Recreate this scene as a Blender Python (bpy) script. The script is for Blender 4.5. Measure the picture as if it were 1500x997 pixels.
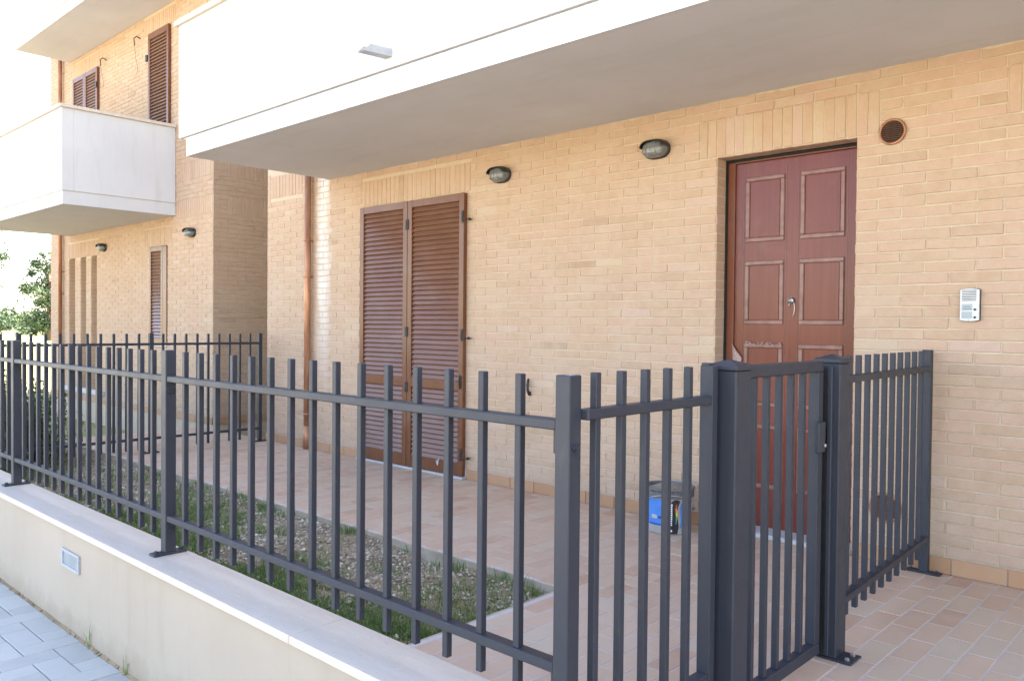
import bpy, bmesh, math, random
import numpy as np
from mathutils import Vector, Matrix
R = math.radians
random.seed(7); rng = np.random.default_rng(7)
for o in list(bpy.data.objects): bpy.data.objects.remove(o)
scene = bpy.context.scene
COL = scene.collection

# ------------------------------------------------------------------ camera
CAM = Vector((0.0, -4.6563, 1.2834))
pit, yaw, roll = -0.0185, 0.7513, 0.0093
fw = Vector((-math.sin(yaw)*math.cos(pit), math.cos(yaw)*math.cos(pit), math.sin(pit)))
rt = Vector((math.cos(yaw), math.sin(yaw), 0)); up = rt.cross(fw)
r2 = math.cos(roll)*rt + math.sin(roll)*up; u2 = -math.sin(roll)*rt + math.cos(roll)*up
cam_d = bpy.data.cameras.new("camera"); cam = bpy.data.objects.new("camera", cam_d); COL.objects.link(cam)
cam_d.sensor_width = 36; cam_d.sensor_fit = 'HORIZONTAL'; cam_d.lens = 36*1183.44/1500
cam_d.clip_start = 0.05; cam_d.clip_end = 3000
cam.matrix_world = Matrix(((r2.x, u2.x, -fw.x, CAM.x), (r2.y, u2.y, -fw.y, CAM.y), (r2.z, u2.z, -fw.z, CAM.z), (0, 0, 0, 1)))
scene.camera = cam

# ------------------------------------------------------------------ sky, sun, exposure
SUN_EL, SUN_AZ = R(49), R(38)          # behind the houses: azimuth clockwise from +Y
w = bpy.data.worlds.new("World"); scene.world = w; w.use_nodes = True
nt = w.node_tree; bg = nt.nodes["Background"]
sky = nt.nodes.new("ShaderNodeTexSky"); sky.sky_type = 'NISHITA'; sky.sun_disc = False
sky.sun_elevation = SUN_EL; sky.sun_rotation = SUN_AZ; sky.air_density = 1.0; sky.dust_density = 0.6; sky.ozone_density = 1.2
nt.links.new(sky.outputs[0], bg.inputs[0]); bg.inputs[1].default_value = 0.11
sd = bpy.data.lights.new("sun", 'SUN'); sd.energy = 5.0; sd.angle = R(0.6); sd.color = (1.0, 0.95, 0.87)
sun = bpy.data.objects.new("sun", sd); COL.objects.link(sun); sun.location = (0, 0, 30)
sdir = Vector((math.sin(SUN_AZ)*math.cos(SUN_EL), math.cos(SUN_AZ)*math.cos(SUN_EL), math.sin(SUN_EL)))
sun.rotation_euler = sdir.to_track_quat('Z', 'Y').to_euler()
vs = scene.view_settings; vs.view_transform = 'Standard'; vs.look = 'None'; vs.exposure = 3.1; vs.gamma = 1.0; vs.use_curve_mapping = False
vs.use_white_balance = True; vs.white_balance_temperature = 7350; vs.white_balance_tint = 17
scene.render.resolution_x = 1024; scene.render.resolution_y = 680

# ------------------------------------------------------------------ materials
def new_mat(name):
    m = bpy.data.materials.new(name); m.use_nodes = True
    return m, m.node_tree.nodes, m.node_tree.links, m.node_tree.nodes["Principled BSDF"]
def mixc(n, l, fac, a, b, mode='MIX'):
    x = n.new("ShaderNodeMix"); x.data_type = 'RGBA'; x.blend_type = mode
    for s, v in ((x.inputs[0], fac), (x.inputs[6], a), (x.inputs[7], b)):
        if hasattr(v, 'is_linked') or hasattr(v, 'node'): l.new(v, s)
        elif isinstance(v, (tuple, list)): s.default_value = (*v[:3], 1)
        else: s.default_value = v
    return x.outputs[2]
def noise(n, l, scale, detail=3, rough=.55, coord=None, sc3=None, dist=0):
    t = n.new("ShaderNodeTexNoise"); t.inputs['Scale'].default_value = scale; t.inputs['Detail'].default_value = detail
    t.inputs['Roughness'].default_value = rough; t.inputs['Distortion'].default_value = dist
    if coord is None:
        g = n.new("ShaderNodeNewGeometry"); coord = g.outputs['Position']
    if sc3:
        mp = n.new("ShaderNodeMapping"); mp.inputs['Scale'].default_value = sc3; l.new(coord, mp.inputs[0]); coord = mp.outputs[0]
    l.new(coord, t.inputs['Vector']); return t.outputs[0]
def ramp(n, l, src, stops):
    r = n.new("ShaderNodeValToRGB"); e = r.color_ramp.elements
    while len(e) < len(stops): e.new(0.5)
    for el, (p, c) in zip(e, stops):
        el.position = p; el.color = (*c, 1) if isinstance(c, tuple) else (c, c, c, 1)
    l.new(src, r.inputs[0]); return r.outputs[0]
def bump(n, l, p, h, strength, dist=.01):
    b = n.new("ShaderNodeBump"); b.inputs['Strength'].default_value = strength; b.inputs['Distance'].default_value = dist
    l.new(h, b.inputs['Height']); l.new(b.outputs[0], p.inputs['Normal'])
def maths(n, l, op, a, b=0.0):
    m = n.new("ShaderNodeMath"); m.operation = op
    for s, v in ((m.inputs[0], a), (m.inputs[1], b)):
        if hasattr(v, 'node'): l.new(v, s)
        else: s.default_value = v
    return m.outputs[0]
def simple(name, c1, c2, rough=.6, scale=8, sc3=None, metal=0, bumps=0, bscale=80, spec=.5, coat=0, rvar=0):
    m, n, l, p = new_mat(name)
    f = ramp(n, l, noise(n, l, scale, 4, .6, sc3=sc3), [(.3, 0.0), (.7, 1.0)])
    l.new(mixc(n, l, f, c1, c2), p.inputs['Base Color'])
    p.inputs['Roughness'].default_value = rough; p.inputs['Metallic'].default_value = metal
    p.inputs['Specular IOR Level'].default_value = spec
    if coat: p.inputs['Coat Weight'].default_value = coat; p.inputs['Coat Roughness'].default_value = .15
    if rvar:
        l.new(maths(n, l, 'MULTIPLY_ADD', f, rvar), p.inputs['Roughness']); p.inputs['Roughness'].links[0].from_node.inputs[2].default_value = rough
    if bumps: bump(n, l, p, noise(n, l, bscale, 4, .6), bumps, .004)
    return m

def brick_mat():
    m, n, l, p = new_mat("buff_brick")
    a = n.new("ShaderNodeAttribute"); a.attribute_name = 'tone'
    base = ramp(n, l, a.outputs['Fac'], [(0, (.385, .245, .165)), (.12, (.440, .290, .195)), (.45, (.465, .310, .212)), (.62, (.478, .308, .222)), (.8, (.480, .330, .225)), (.95, (.485, .355, .245)), (1, (.49, .33, .265))])
    n1 = noise(n, l, 14, 5, .65); n2 = noise(n, l, 160, 3, .6); n3 = noise(n, l, 2.2, 4, .6)
    c = mixc(n, l, ramp(n, l, n1, [(.35, 0.0), (.75, .42)]), base, (.55, .42, .31))
    c = mixc(n, l, ramp(n, l, n2, [(.30, .28), (.50, 0.0)]), c, (.30, .18, .10))
    c = mixc(n, l, ramp(n, l, n3, [(.45, 0.0), (.75, .28)]), c, (.55, .45, .36))
    # lime bloom washed down the wall beside the downpipe: its own shape on the bricks
    g = n.new("ShaderNodeNewGeometry"); s = n.new("ShaderNodeSeparateXYZ"); l.new(g.outputs['Position'], s.inputs[0])
    dx = maths(n, l, 'ABSOLUTE', maths(n, l, 'ADD', s.outputs[0], 6.96)); nn = noise(n, l, 3.2, 5, .7, sc3=(2.5, 1, .9))
    wdt = maths(n, l, 'MULTIPLY', nn, .27); str_ = ramp(n, l, maths(n, l, 'SUBTRACT', wdt, dx), [(0.0, 0.0), (.10, .75)])
    zz = ramp(n, l, maths(n, l, 'MULTIPLY', s.outputs[2], .33), [(.18, 0.0), (.55, 1.0)])
    c = mixc(n, l, maths(n, l, 'MULTIPLY', str_, zz), c, (.72, .69, .66))
    l.new(c, p.inputs['Base Color']); p.inputs['Roughness'].default_value = .9; p.inputs['Specular IOR Level'].default_value = .25
    bump(n, l, p, noise(n, l, 110, 5, .7), .35, .004)
    return m
def stained(name, c1, c2, dirt, amt, rough, streak, zbase=None, bumps=.12, bscale=240):
    m, n, l, p = new_mat(name)
    f = ramp(n, l, noise(n, l, 1.8, 5, .6), [(.3, 0.0), (.7, 1.0)]); c = mixc(n, l, f, c1, c2)
    st_ = ramp(n, l, noise(n, l, 5, 6, .7, sc3=streak, dist=.3), [(.52, 0.0), (.80, amt)]); c = mixc(n, l, st_, c, dirt)
    sp_ = ramp(n, l, noise(n, l, 38, 3, .6), [(.24, amt), (.33, 0.0)]); c = mixc(n, l, sp_, c, dirt)
    if zbase is not None:      # splashed dirt at the foot of the wall
        g = n.new("ShaderNodeNewGeometry"); s = n.new("ShaderNodeSeparateXYZ"); l.new(g.outputs['Position'], s.inputs[0])
        h = maths(n, l, 'SUBTRACT', maths(n, l, 'MULTIPLY', noise(n, l, 7, 6, .75), .30), maths(n, l, 'SUBTRACT', s.outputs[2], zbase))
        c = mixc(n, l, ramp(n, l, h, [(.02, 0.0), (.16, .5)]), c, dirt)
    l.new(c, p.inputs['Base Color']); p.inputs['Roughness'].default_value = rough; p.inputs['Specular IOR Level'].default_value = .25
    bump(n, l, p, noise(n, l, bscale, 4, .6), bumps, .004); return m
M = {}
M['brick'] = brick_mat()
M['mortar'] = simple("mortar", (.495, .38, .27), (.56, .445, .33), .95, 20, bumps=.4, bscale=200, spec=.2)
M['white'] = stained('white_plaster', (.555, .545, .54), (.60, .59, .585), (.40, .37, .33), .35, .85, (1.6, 1.6, .25), None, .15)
M['soffit'] = stained('soffit_plaster', (.545, .52, .50), (.59, .565, .545), (.40, .36, .31), .30, .9, (.25, 1.3, 1), None, .3, 120)
M['cream'] = stained('cream_plaster', (.42, .345, .268), (.455, .377, .30), (.27, .21, .15), .22, .88, (1.8, 1.8, .3), -.30, .35, 320)
M['grille'] = simple("copper_grille", (.15, .065, .038), (.21, .095, .055), .5, 40, metal=.3)
M['dark'] = simple("dark_void_and_shade", (.012, .011, .010), (.02, .018, .016), .9, 30)
M['black'] = simple("black_iron", (.018, .018, .019), (.03, .029, .028), .5, 40)
M['steel'] = simple("steel", (.45, .45, .46), (.55, .55, .56), .35, 40, metal=.9)
M['sill'] = simple("sill_stone", (.42, .41, .40), (.50, .49, .48), .6, 10)
M['kerb'] = simple("kerb_concrete", (.34, .26, .175), (.54, .44, .33), .95, 7, bumps=.5, bscale=90, spec=.2)
M['grout'] = simple("grout", (.49, .43, .39), (.57, .51, .47), .95, 20, spec=.2)
M['grout2'] = simple("paver_joint", (.14, .13, .12), (.22, .21, .19), .95, 30, spec=.2)
M['soil'] = simple("garden_soil", (.21, .15, .09), (.34, .255, .165), .97, 5, bumps=.9, bscale=60, spec=.15)
M['bark'] = simple("bark", (.07, .055, .04), (.12, .09, .065), .95, 20, bumps=.6)
M['spout'] = simple('spout_paint', (.36, .36, .37), (.42, .42, .43), .6, 20)
M['roof'] = simple("roof_tile", (.30, .14, .08), (.38, .19, .11), .9, 6)
M['sand'] = simple("bucket_sand", (.20, .165, .125), (.30, .25, .20), .97, 90, bumps=.9, bscale=180)
M['bouncepave'] = simple("bounce_paving", (.36, .34, .31), (.43, .41, .375), .92, 3, bumps=.4, bscale=120)

def paint_mat():
    m, n, l, p = new_mat("anthracite_paint")
    f = noise(n, l, 6, 4, .6); du = ramp(n, l, noise(n, l, 28, 5, .7, sc3=(1, 1, .35)), [(.58, 0.0), (.74, .45)])
    l.new(mixc(n, l, du, mixc(n, l, f, (.025, .028, .038), (.034, .037, .047)), (.055, .057, .062)), p.inputs['Base Color'])
    l.new(maths(n, l, 'ADD', maths(n, l, 'MULTIPLY', noise(n, l, 11, 4, .65), .3), .34), p.inputs['Roughness']); p.inputs['Specular IOR Level'].default_value = .36
    bump(n, l, p, noise(n, l, 420, 2, .5), .18, .002)
    return m
M['paint'] = paint_mat()
def stone_mat():
    m, n, l, p = new_mat("travertine_coping")
    f = noise(n, l, 9, 6, .7, sc3=(.35, 2.2, 1)); g = noise(n, l, 45, 4, .7, sc3=(.5, 1.6, 1)); s = noise(n, l, 90, 2, .5)
    c = mixc(n, l, ramp(n, l, f, [(.3, 0.0), (.7, 1.0)]), (.55, .455, .37), (.62, .535, .45))
    c = mixc(n, l, ramp(n, l, g, [(.60, 0.0), (.72, .6)]), c, (.66, .63, .60))
    c = mixc(n, l, ramp(n, l, s, [(.26, .5), (.33, 0.0)]), c, (.28, .22, .17))
    l.new(c, p.inputs['Base Color']); p.inputs['Roughness'].default_value = .55
    bump(n, l, p, g, .12, .003); return m
M['coping'] = stone_mat()
def copper_mat():
    m, n, l, p = new_mat("copper_pipe")
    f = noise(n, l, 6, 5, .65, sc3=(4, 4, .6))
    l.new(ramp(n, l, f, [(.3, (.30, .13, .075)), (.55, (.47, .23, .13)), (.75, (.56, .31, .20))]), p.inputs['Base Color'])
    p.inputs['Metallic'].default_value = .55; p.inputs['Roughness'].default_value = .48; return m
M['copper'] = copper_mat()
def wood_mat(name, a, b, rough, coat, sc=(1, 1, .06)):
    m, n, l, p = new_mat(name)
    f = noise(n, l, 30, 5, .65, sc3=sc); g = noise(n, l, 3, 3, .6)
    c = mixc(n, l, ramp(n, l, f, [(.3, 0.0), (.7, 1.0)]), a, b)
    c = mixc(n, l, ramp(n, l, g, [(.5, 0.0), (.8, .25)]), c, (.26, .19, .15))
    l.new(c, p.inputs['Base Color']); p.inputs['Roughness'].default_value = rough
    p.inputs['Coat Weight'].default_value = coat; p.inputs['Coat Roughness'].default_value = .2; p.inputs['Specular IOR Level'].default_value = .3
    bump(n, l, p, f, .12, .002); return m
M['wood'] = wood_mat("stained_wood", (.125, .042, .017), (.175, .061, .025), .42, .15)
M['slat'] = wood_mat("stained_slat", (.135, .052, .027), (.185, .078, .043), .42, .5, (.06, 1, 1))
M['doorframe'] = wood_mat("door_frame_wood", (.15, .042, .020), (.19, .058, .028), .4, .2)
def film_mat():
    m, n, l, p = new_mat("film_wrapped_door")
    f = noise(n, l, 40, 4, .6, sc3=(1, 1, .04)); g = noise(n, l, 5, 5, .7, sc3=(1, 1, .7), dist=.8); h = noise(n, l, 260, 2, .5)
    c = mixc(n, l, ramp(n, l, f, [(.3, 0.0), (.7, 1.0)]), (.135, .026, .017), (.175, .038, .024))
    c = mixc(n, l, ramp(n, l, g, [(.58, 0.0), (.78, .22)]), c, (.26, .15, .12))
    l.new(c, p.inputs['Base Color']); p.inputs['Roughness'].default_value = .6
    p.inputs['Coat Weight'].default_value = .42; p.inputs['Coat Roughness'].default_value = .16; p.inputs['Specular IOR Level'].default_value = .15
    hh = maths(n, l, 'ADD', maths(n, l, 'MULTIPLY', g, .9), maths(n, l, 'MULTIPLY', h, .12))
    bump(n, l, p, hh, .16, .005); return m
M['film'] = film_mat()
M['mould'] = simple('film_moulding', (.155, .050, .034), (.235, .115, .092), .5, 18, coat=.25)
M['crease'] = simple("film_crease", (.34, .22, .19), (.45, .33, .30), .3, 60, coat=.6)
def tile_mat(name, cols, wash, rough=.75):
    m, n, l, p = new_mat(name)
    a = n.new("ShaderNodeAttribute"); a.attribute_name = 'tone'
    base = ramp(n, l, a.outputs['Fac'], cols)
    n1 = noise(n, l, 6, 5, .65); n2 = noise(n, l, 130, 3, .6); n3 = noise(n, l, 1.3, 4, .6)
    c = mixc(n, l, ramp(n, l, n1, [(.35, 0.0), (.75, .40)]), base, wash)
    c = mixc(n, l, ramp(n, l, n3, [(.4, 0.0), (.7, .35)]), c, wash)
    c = mixc(n, l, ramp(n, l, n2, [(.28, .25), (.42, 0.0)]), c, tuple(x*.55 for x in cols[0][1]))
    l.new(c, p.inputs['Base Color']); p.inputs['Roughness'].default_value = rough; p.inputs['Specular IOR Level'].default_value = .3
    bump(n, l, p, noise(n, l, 90, 4, .6), .2, .003); return m
M['tile'] = tile_mat("terracotta_tile", [(0, (.47, .28, .182)), (.3, (.525, .338, .228)), (.65, (.545, .367, .252)), (.88, (.535, .388, .272)), (1, (.505, .40, .295))], (.60, .468, .358))
M['skirt'] = tile_mat("skirting_tile", [(0, (.40, .205, .105)), (.5, (.45, .235, .125)), (1, (.47, .265, .15))], (.46, .30, .19))
M['paver'] = tile_mat("concrete_paver", [(0, (.37, .36, .33)), (.5, (.42, .41, .375)), (1, (.46, .445, .405))], (.50, .485, .44), .9)
def stones_mat():
    m, n, l, p = new_mat("gravel_stones")
    a = n.new("ShaderNodeAttribute"); a.attribute_name = 'tone'
    l.new(ramp(n, l, a.outputs['Fac'], [(0, (.25, .18, .115)), (.5, (.40, .31, .21)), (.85, (.54, .45, .335)), (1, (.68, .61, .51))]), p.inputs['Base Color'])
    p.inputs['Roughness'].default_value = .9; return m
M['stone'] = stones_mat()
def leaf_mat(name, cols, trans=.35):
    m, n, l, p = new_mat(name)
    a = n.new("ShaderNodeAttribute"); a.attribute_name = 'tone'
    c = ramp(n, l, a.outputs['Fac'], cols); l.new(c, p.inputs['Base Color']); p.inputs['Roughness'].default_value = .6
    t = n.new("ShaderNodeBsdfTranslucent"); l.new(c, t.inputs[0]); mx = n.new("ShaderNodeMixShader"); mx.inputs[0].default_value = trans
    l.new(p.outputs[0], mx.inputs[1]); l.new(t.outputs[0], mx.inputs[2]); l.new(mx.outputs[0], n["Material Output"].inputs[0]); return m
M['grass'] = leaf_mat("grass_blades", [(0, (.085, .165, .03)), (.45, (.14, .24, .05)), (.8, (.20, .265, .09)), (1, (.44, .37, .20))])
M['leaf'] = leaf_mat("tree_leaves", [(0, (.03, .06, .03)), (.5, (.055, .10, .048)), (.85, (.085, .135, .06)), (1, (.13, .16, .07))], .25)
M['bushleaf'] = leaf_mat("bush_leaves", [(0, (.045, .085, .035)), (.5, (.075, .13, .05)), (.85, (.12, .18, .08)), (1, (.24, .22, .12))])
def field_mat():
    m, n, l, p = new_mat("dry_field")
    f = noise(n, l, .06, 5, .6); g = noise(n, l, 1.5, 4, .6)
    c = mixc(n, l, ramp(n, l, f, [(.35, 0.0), (.65, 1.0)]), (.25, .26, .11), (.36, .32, .16))
    c = mixc(n, l, ramp(n, l, g, [(.4, 0.0), (.7, .5)]), c, (.17, .20, .075))
    l.new(c, p.inputs['Base Color']); p.inputs['Roughness'].default_value = .95; p.inputs['Specular IOR Level'].default_value = .1; return m
M['field'] = field_mat()
def glass_mat():
    m, n, l, p = new_mat("ribbed_glass")
    p.inputs['Base Color'].default_value = (.55, .56, .56, 1); p.inputs['Roughness'].default_value = .12
    p.inputs['Transmission Weight'].default_value = .75; p.inputs['IOR'].default_value = 1.45; return m
M['glass'] = glass_mat()
def flat(name, c, rough=.5, metal=0):
    m, n, l, p = new_mat(name); p.inputs['Base Color'].default_value = (*c, 1); p.inputs['Roughness'].default_value = rough
    p.inputs['Metallic'].default_value = metal; return m
M['plastic'] = simple("bucket_plastic", (.40, .40, .39), (.48, .48, .46), .5, 18)
M['rimgrey'] = simple("bucket_rim", (.10, .10, .10), (.17, .165, .16), .6, 30)
M['blue'] = simple("blue_print", (.045, .20, .58), (.06, .25, .66), .4, 14)
M['ink'] = flat("black_print", (.018, .018, .022), .4)
M['inkblue'] = flat("dark_blue_print", (.02, .06, .25), .4)
M['whiteprint'] = flat("white_print", (.80, .80, .80), .4)
M['rb0'] = flat("red_print", (.62, .06, .04)); M['rb1'] = flat("orange_print", (.75, .28, .03)); M['rb2'] = flat("yellow_print", (.75, .62, .06)); M['rb3'] = flat("green_print", (.06, .38, .08)); M['rb4'] = flat("teal_print", (.02, .22, .30))
M['alu'] = simple("intercom_aluminium", (.44, .44, .46), (.50, .50, .52), .38, 30, metal=.25)
M['nameplate'] = simple("name_plate", (.25, .29, .32), (.30, .34, .37), .3, 20)
M['frost'] = simple("frosted_cover", (.27, .29, .29), (.33, .35, .35), .35, 14)

# ------------------------------------------------------------------ mesh helpers
WL = {}
class MB:
    def __init__(s): s.v = []; s.f = []; s.t = []; s.sm = False
    def add(s, vs, fs, tone=None):
        b = len(s.v); s.v += [tuple(x) for x in vs]; s.f += [tuple(i+b for i in f) for f in fs]
        s.t += [tone if tone is not None else .5]*len(vs)
    def box(s, x0, x1, y0, y1, z0, z1, b=0, tone=None, top=None):
        if b <= 0:
            s.add([(x0,y0,z0),(x1,y0,z0),(x1,y1,z0),(x0,y1,z0),(x0,y0,z1),(x1,y0,z1),(x1,y1,z1),(x0,y1,z1)],
                  [(0,3,2,1),(4,5,6,7),(0,1,5,4),(1,2,6,5),(2,3,7,6),(3,0,4,7)], tone); return
        X, Y, Z = (x0, x1), (y0, y1), (z0, z1); vs = []; id = {}
        for i in (0,1):
            for j in (0,1):
                for k in (0,1):
                    c = [X[i], Y[j], Z[k]]; sg = [1 if q == 0 else -1 for q in (i,j,k)]
                    for a in range(3):
                        q = [c[d] + (0 if d == a else sg[d]*b) for d in range(3)]
                        id[(i,j,k,a)] = len(vs); vs.append(tuple(q))
        fs = []
        for a in range(3):
            o = [d for d in range(3) if d != a]
            for e in (0,1):
                cyc = []
                for p_, q_ in ((0,0),(1,0),(1,1),(0,1)):
                    ijk = [0,0,0]; ijk[a] = e; ijk[o[0]] = p_; ijk[o[1]] = q_
                    cyc.append(id[(*ijk, a)])
                fs.append(tuple(cyc))
            for p_ in (0,1):
                for q_ in (0,1):
                    A = [0,0,0]; A[o[0]] = p_; A[o[1]] = q_; B = list(A); A[a] = 0; B[a] = 1
                    fs.append((id[(*A,o[0])], id[(*B,o[0])], id[(*B,o[1])], id[(*A,o[1])]))
        for i in (0,1):
            for j in (0,1):
                for k in (0,1): fs.append(tuple(id[(i,j,k,a)] for a in range(3)))
        s.add(vs, fs, tone); s.fix = True
    def tube(s, pts, r, n=10, cap=True, tone=None):
        pts = [Vector(p) for p in pts]; rs = r if isinstance(r, (list, tuple)) else [r]*len(pts)
        vs = []; fs = []; prev = None
        for i, p in enumerate(pts):
            d = (pts[min(i+1, len(pts)-1)] - pts[max(i-1, 0)]).normalized()
            if prev is None:
                a = Vector((0,0,1)) if abs(d.z) < .9 else Vector((1,0,0)); u_ = d.cross(a).normalized()
            else: u_ = (prev - d*prev.dot(d)).normalized()
            prev = u_; v_ = d.cross(u_)
            for k in range(n):
                t = 2*math.pi*k/n; vs.append(tuple(p + rs[i]*(math.cos(t)*u_ + math.sin(t)*v_)))
        for i in range(len(pts)-1):
            for k in range(n):
                a = i*n+k; b = i*n+(k+1) % n; fs.append((a, b, b+n, a+n))
        if cap: fs += [tuple(range(n-1, -1, -1)), tuple(range((len(pts)-1)*n, len(pts)*n))]
        s.add(vs, fs, tone)
    def lathe(s, prof, c, n=32, caps=(True, True)):
        vs = []; fs = []
        for r, z in prof:
            for k in range(n):
                t = 2*math.pi*k/n; vs.append((c[0]+r*math.cos(t), c[1]+r*math.sin(t), c[2]+z))
        for i in range(len(prof)-1):
            for k in range(n):
                a = i*n+k; b = i*n+(k+1) % n; fs.append((a, b, b+n, a+n))
        if caps[0]: fs.append(tuple(range(n-1, -1, -1)))
        if caps[1]: fs.append(tuple(range((len(prof)-1)*n, len(prof)*n)))
        s.add(vs, fs)
def mesh_of(mb, name, mat, smooth=False, origin=None):
    v = np.array(mb.v, dtype=np.float64)
    if origin is None:
        mn, mx = v.min(0), v.max(0); origin = ((mn[0]+mx[0])/2, (mn[1]+mx[1])/2, mn[2])
    me = bpy.data.meshes.new(name); me.from_pydata((v-np.array(origin)).tolist(), [], mb.f)
    if getattr(mb, 'fix', False):
        b = bmesh.new(); b.from_mesh(me); bmesh.ops.recalc_face_normals(b, faces=b.faces); b.to_mesh(me); b.free()
    at = me.attributes.new('tone', 'FLOAT', 'POINT'); at.data.foreach_set('value', np.array(mb.t, dtype=np.float32))
    me.materials.append(mat)
    if smooth: me.polygons.foreach_set('use_smooth', [True]*len(me.polygons))
    return me, Vector(origin)
def place(name, me, loc, parent=None):
    o = bpy.data.objects.new(name, me); COL.objects.link(o); loc = Vector(loc)
    if parent is not None: o.parent = parent; o.location = loc - WL[parent]
    else: o.location = loc
    WL[o] = loc; return o
def obj(name, mb, mat, parent=None, smooth=False):
    me, org = mesh_of(mb, name, M[mat] if isinstance(mat, str) else mat, smooth)
    return place(name, me, org, parent)
def tag(o, label=None, cat=None, group=None, kind=None):
    if label: o['label'] = label
    if cat: o['category'] = cat
    if group: o['group'] = group
    if kind: o['kind'] = kind
    return o
def empty(name, loc, label, cat, group=None):
    o = bpy.data.objects.new(name, None); COL.objects.link(o); o.location = loc; o.empty_display_size = .1
    WL[o] = Vector(loc); return tag(o, label, cat, group)
def bx(name, parent, mat, *d, b=0, smooth=False):
    m = MB(); m.box(*d, b=b); return obj(name, m, mat, parent, smooth)
def np_mesh(name, V, F, tone, mat):
    """V (n,3), F (m,k) numpy; one mesh"""
    me = bpy.data.meshes.new(name); k = F.shape[1]
    me.vertices.add(len(V)); me.vertices.foreach_set('co', V.astype(np.float32).ravel())
    me.loops.add(F.size); me.loops.foreach_set('vertex_index', F.astype(np.int32).ravel())
    me.polygons.add(len(F)); me.polygons.foreach_set('loop_start', np.arange(0, F.size, k, dtype=np.int32))
    me.update(calc_edges=True); me.validate()
    at = me.attributes.new('tone', 'FLOAT', 'POINT'); at.data.foreach_set('value', tone.astype(np.float32))
    me.materials.append(M[mat]); return me
def project(p):
    d = Vector(p) - CAM; z = d.dot(fw)
    if z < .1: return None
    return 750+1183.44*d.dot(r2)/z, 498.5-1183.44*d.dot(u2)/z, z

# ------------------------------------------------------------------ ground
def sheet(name, x0, x1, y0, y1, z, mat, label, cat, nx=1, ny=1):
    m = MB(); m.add([(x0,y0,z),(x1,y0,z),(x1,y1,z),(x0,y1,z)], [(0,1,2,3)])
    return tag(obj(name, m, mat), label, cat, kind='structure')
sheet('ground', -1500, 1500, -1500, 1500, -.335, 'field', 'dry sunlit grass field stretching to the horizon', 'field')
sheet('street', -60, 60, -15, -6.4, -.312, 'bouncepave', 'unseen street in front of the houses, paved pale to bounce sunlight', 'street')  # out of view; pale paving added to bounce sunlight onto wall and soffit

# ---- sidewalk with concrete pavers in herringbone
SW = -.30
swk = obj('sidewalk', (lambda m: (m.box(-26, 26, -6.4, -3.19, -.42, SW-.012), m)[1])(MB()), 'grout2')
tag(swk, 'grey concrete block sidewalk along the cream wall', 'sidewalk', kind='structure')
U = .1255
def chamfer_tile(mb, x0, x1, y0, y1, zt, h, b, tone):
    d = [random.uniform(-.0006, .0006) for _ in range(4)]
    v = [(x0,y0,zt-h),(x1,y0,zt-h),(x1,y1,zt-h),(x0,y1,zt-h),
         (x0,y0,zt-b),(x1,y0,zt-b),(x1,y1,zt-b),(x0,y1,zt-b),
         (x0+b,y0+b,zt+d[0]),(x1-b,y0+b,zt+d[1]),(x1-b,y1-b,zt+d[2]),(x0+b,y1-b,zt+d[3])]
    f = [(8,9,10,11)] + [(i,(i+1)%4,4+(i+1)%4,4+i) for i in range(4)] + [(4+i,4+(i+1)%4,8+(i+1)%4,8+i) for i in range(4)]
    mb.add(v, f, tone)
pav_var = {}
def paver(dx, dy):
    k = (round(dx,3), round(dy,3), random.randrange(6))
    if k not in pav_var:
        m = MB(); chamfer_tile(m, -dx/2+.002, dx/2-.002, -dy/2+.002, dy/2-.002, 0, .012, .003, random.random())
        pav_var[k] = mesh_of(m, 'paver', M['paver'], origin=(0,0,0))[0]
    return pav_var[k]
pieces = []
for i in range(-60, -14):
    for j in range(0, 26):
        k = (i - j + 38) % 4
        x, y = i*U, -3.2 - (j+1)*U
        if k == 0: pieces.append((x, x+2*U, y, y+U))
        elif k == 2:
            if j == 0: pieces.append((x, x+U, y, y+U))
        elif k == 3: pieces.append((x, x+U, y-U, y+U))
vis = []; rest = []
for p in pieces:
    q = project(((p[0]+p[1])/2, (p[2]+p[3])/2, SW))
    (vis if q and -60 < q[0] < 1560 and q[1] < 1060 else rest).append(p)
for p in vis[:300]:
    o = place('paver', paver(p[1]-p[0], p[3]-p[2]), ((p[0]+p[1])/2, (p[2]+p[3])/2, SW+random.uniform(-.0015,.0015)), swk)
mb = MB()
for p in rest + vis[300:]: chamfer_tile(mb, p[0]+.002, p[1]-.002, p[2]+.002, p[3]-.002, SW, .012, .003, random.random())
tag(obj('paver_field', mb, 'paver', swk), kind='stuff')

# ---- terrace slab with terracotta tiles
TX = -2.49      # garden's right edge
mb = MB()
mb.box(-9.60, TX, -1.60, -.002, -.34, -.0018); mb.box(TX, 1.6, -3.0, -.002, -.34, -.0018); mb.box(-1.22, 1.6, -3.6, -3.0, -.34, -.0018)
ter = tag(obj('terrace', mb, 'grout'), 'terracotta tiled terrace and entrance path by the brick wall', 'terrace', kind='structure')
mb = MB(); mb.box(-9.60, TX+.004, -1.612, -1.6002, -.30, -.0012); mb.box(TX-.012, TX-.0002, -2.99, -1.612, -.30, -.0012)
obj('terrace_edge', mb, 'kerb', ter)
TW, TL = .1075, .25
tiles = []
for i in range(-90, 16):
    x0 = -1.28 + i*TW
    off = (i % 2)*TL/2
    for j in range(-1, 16):
        ya, yb = -.08 - off - j*TL, -.08 - off - (j+1)*TL
        ya = min(ya, -.006)
        lim = -1.598 if x0 + TW/2 < TX else (-2.985 if x0 + TW/2 < -1.2 else -3.59)
        yb = max(yb, lim)
        if x0 < -9.59 or x0+TW > 1.59 or ya - yb < .03: continue
        xa = x0; xb = x0+TW
        if xa < TX < xb: 
            if yb < -1.6: xa = max(xa, TX)
        if xb - xa < .03: continue
        tiles.append((xa, xb, yb, ya))
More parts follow.
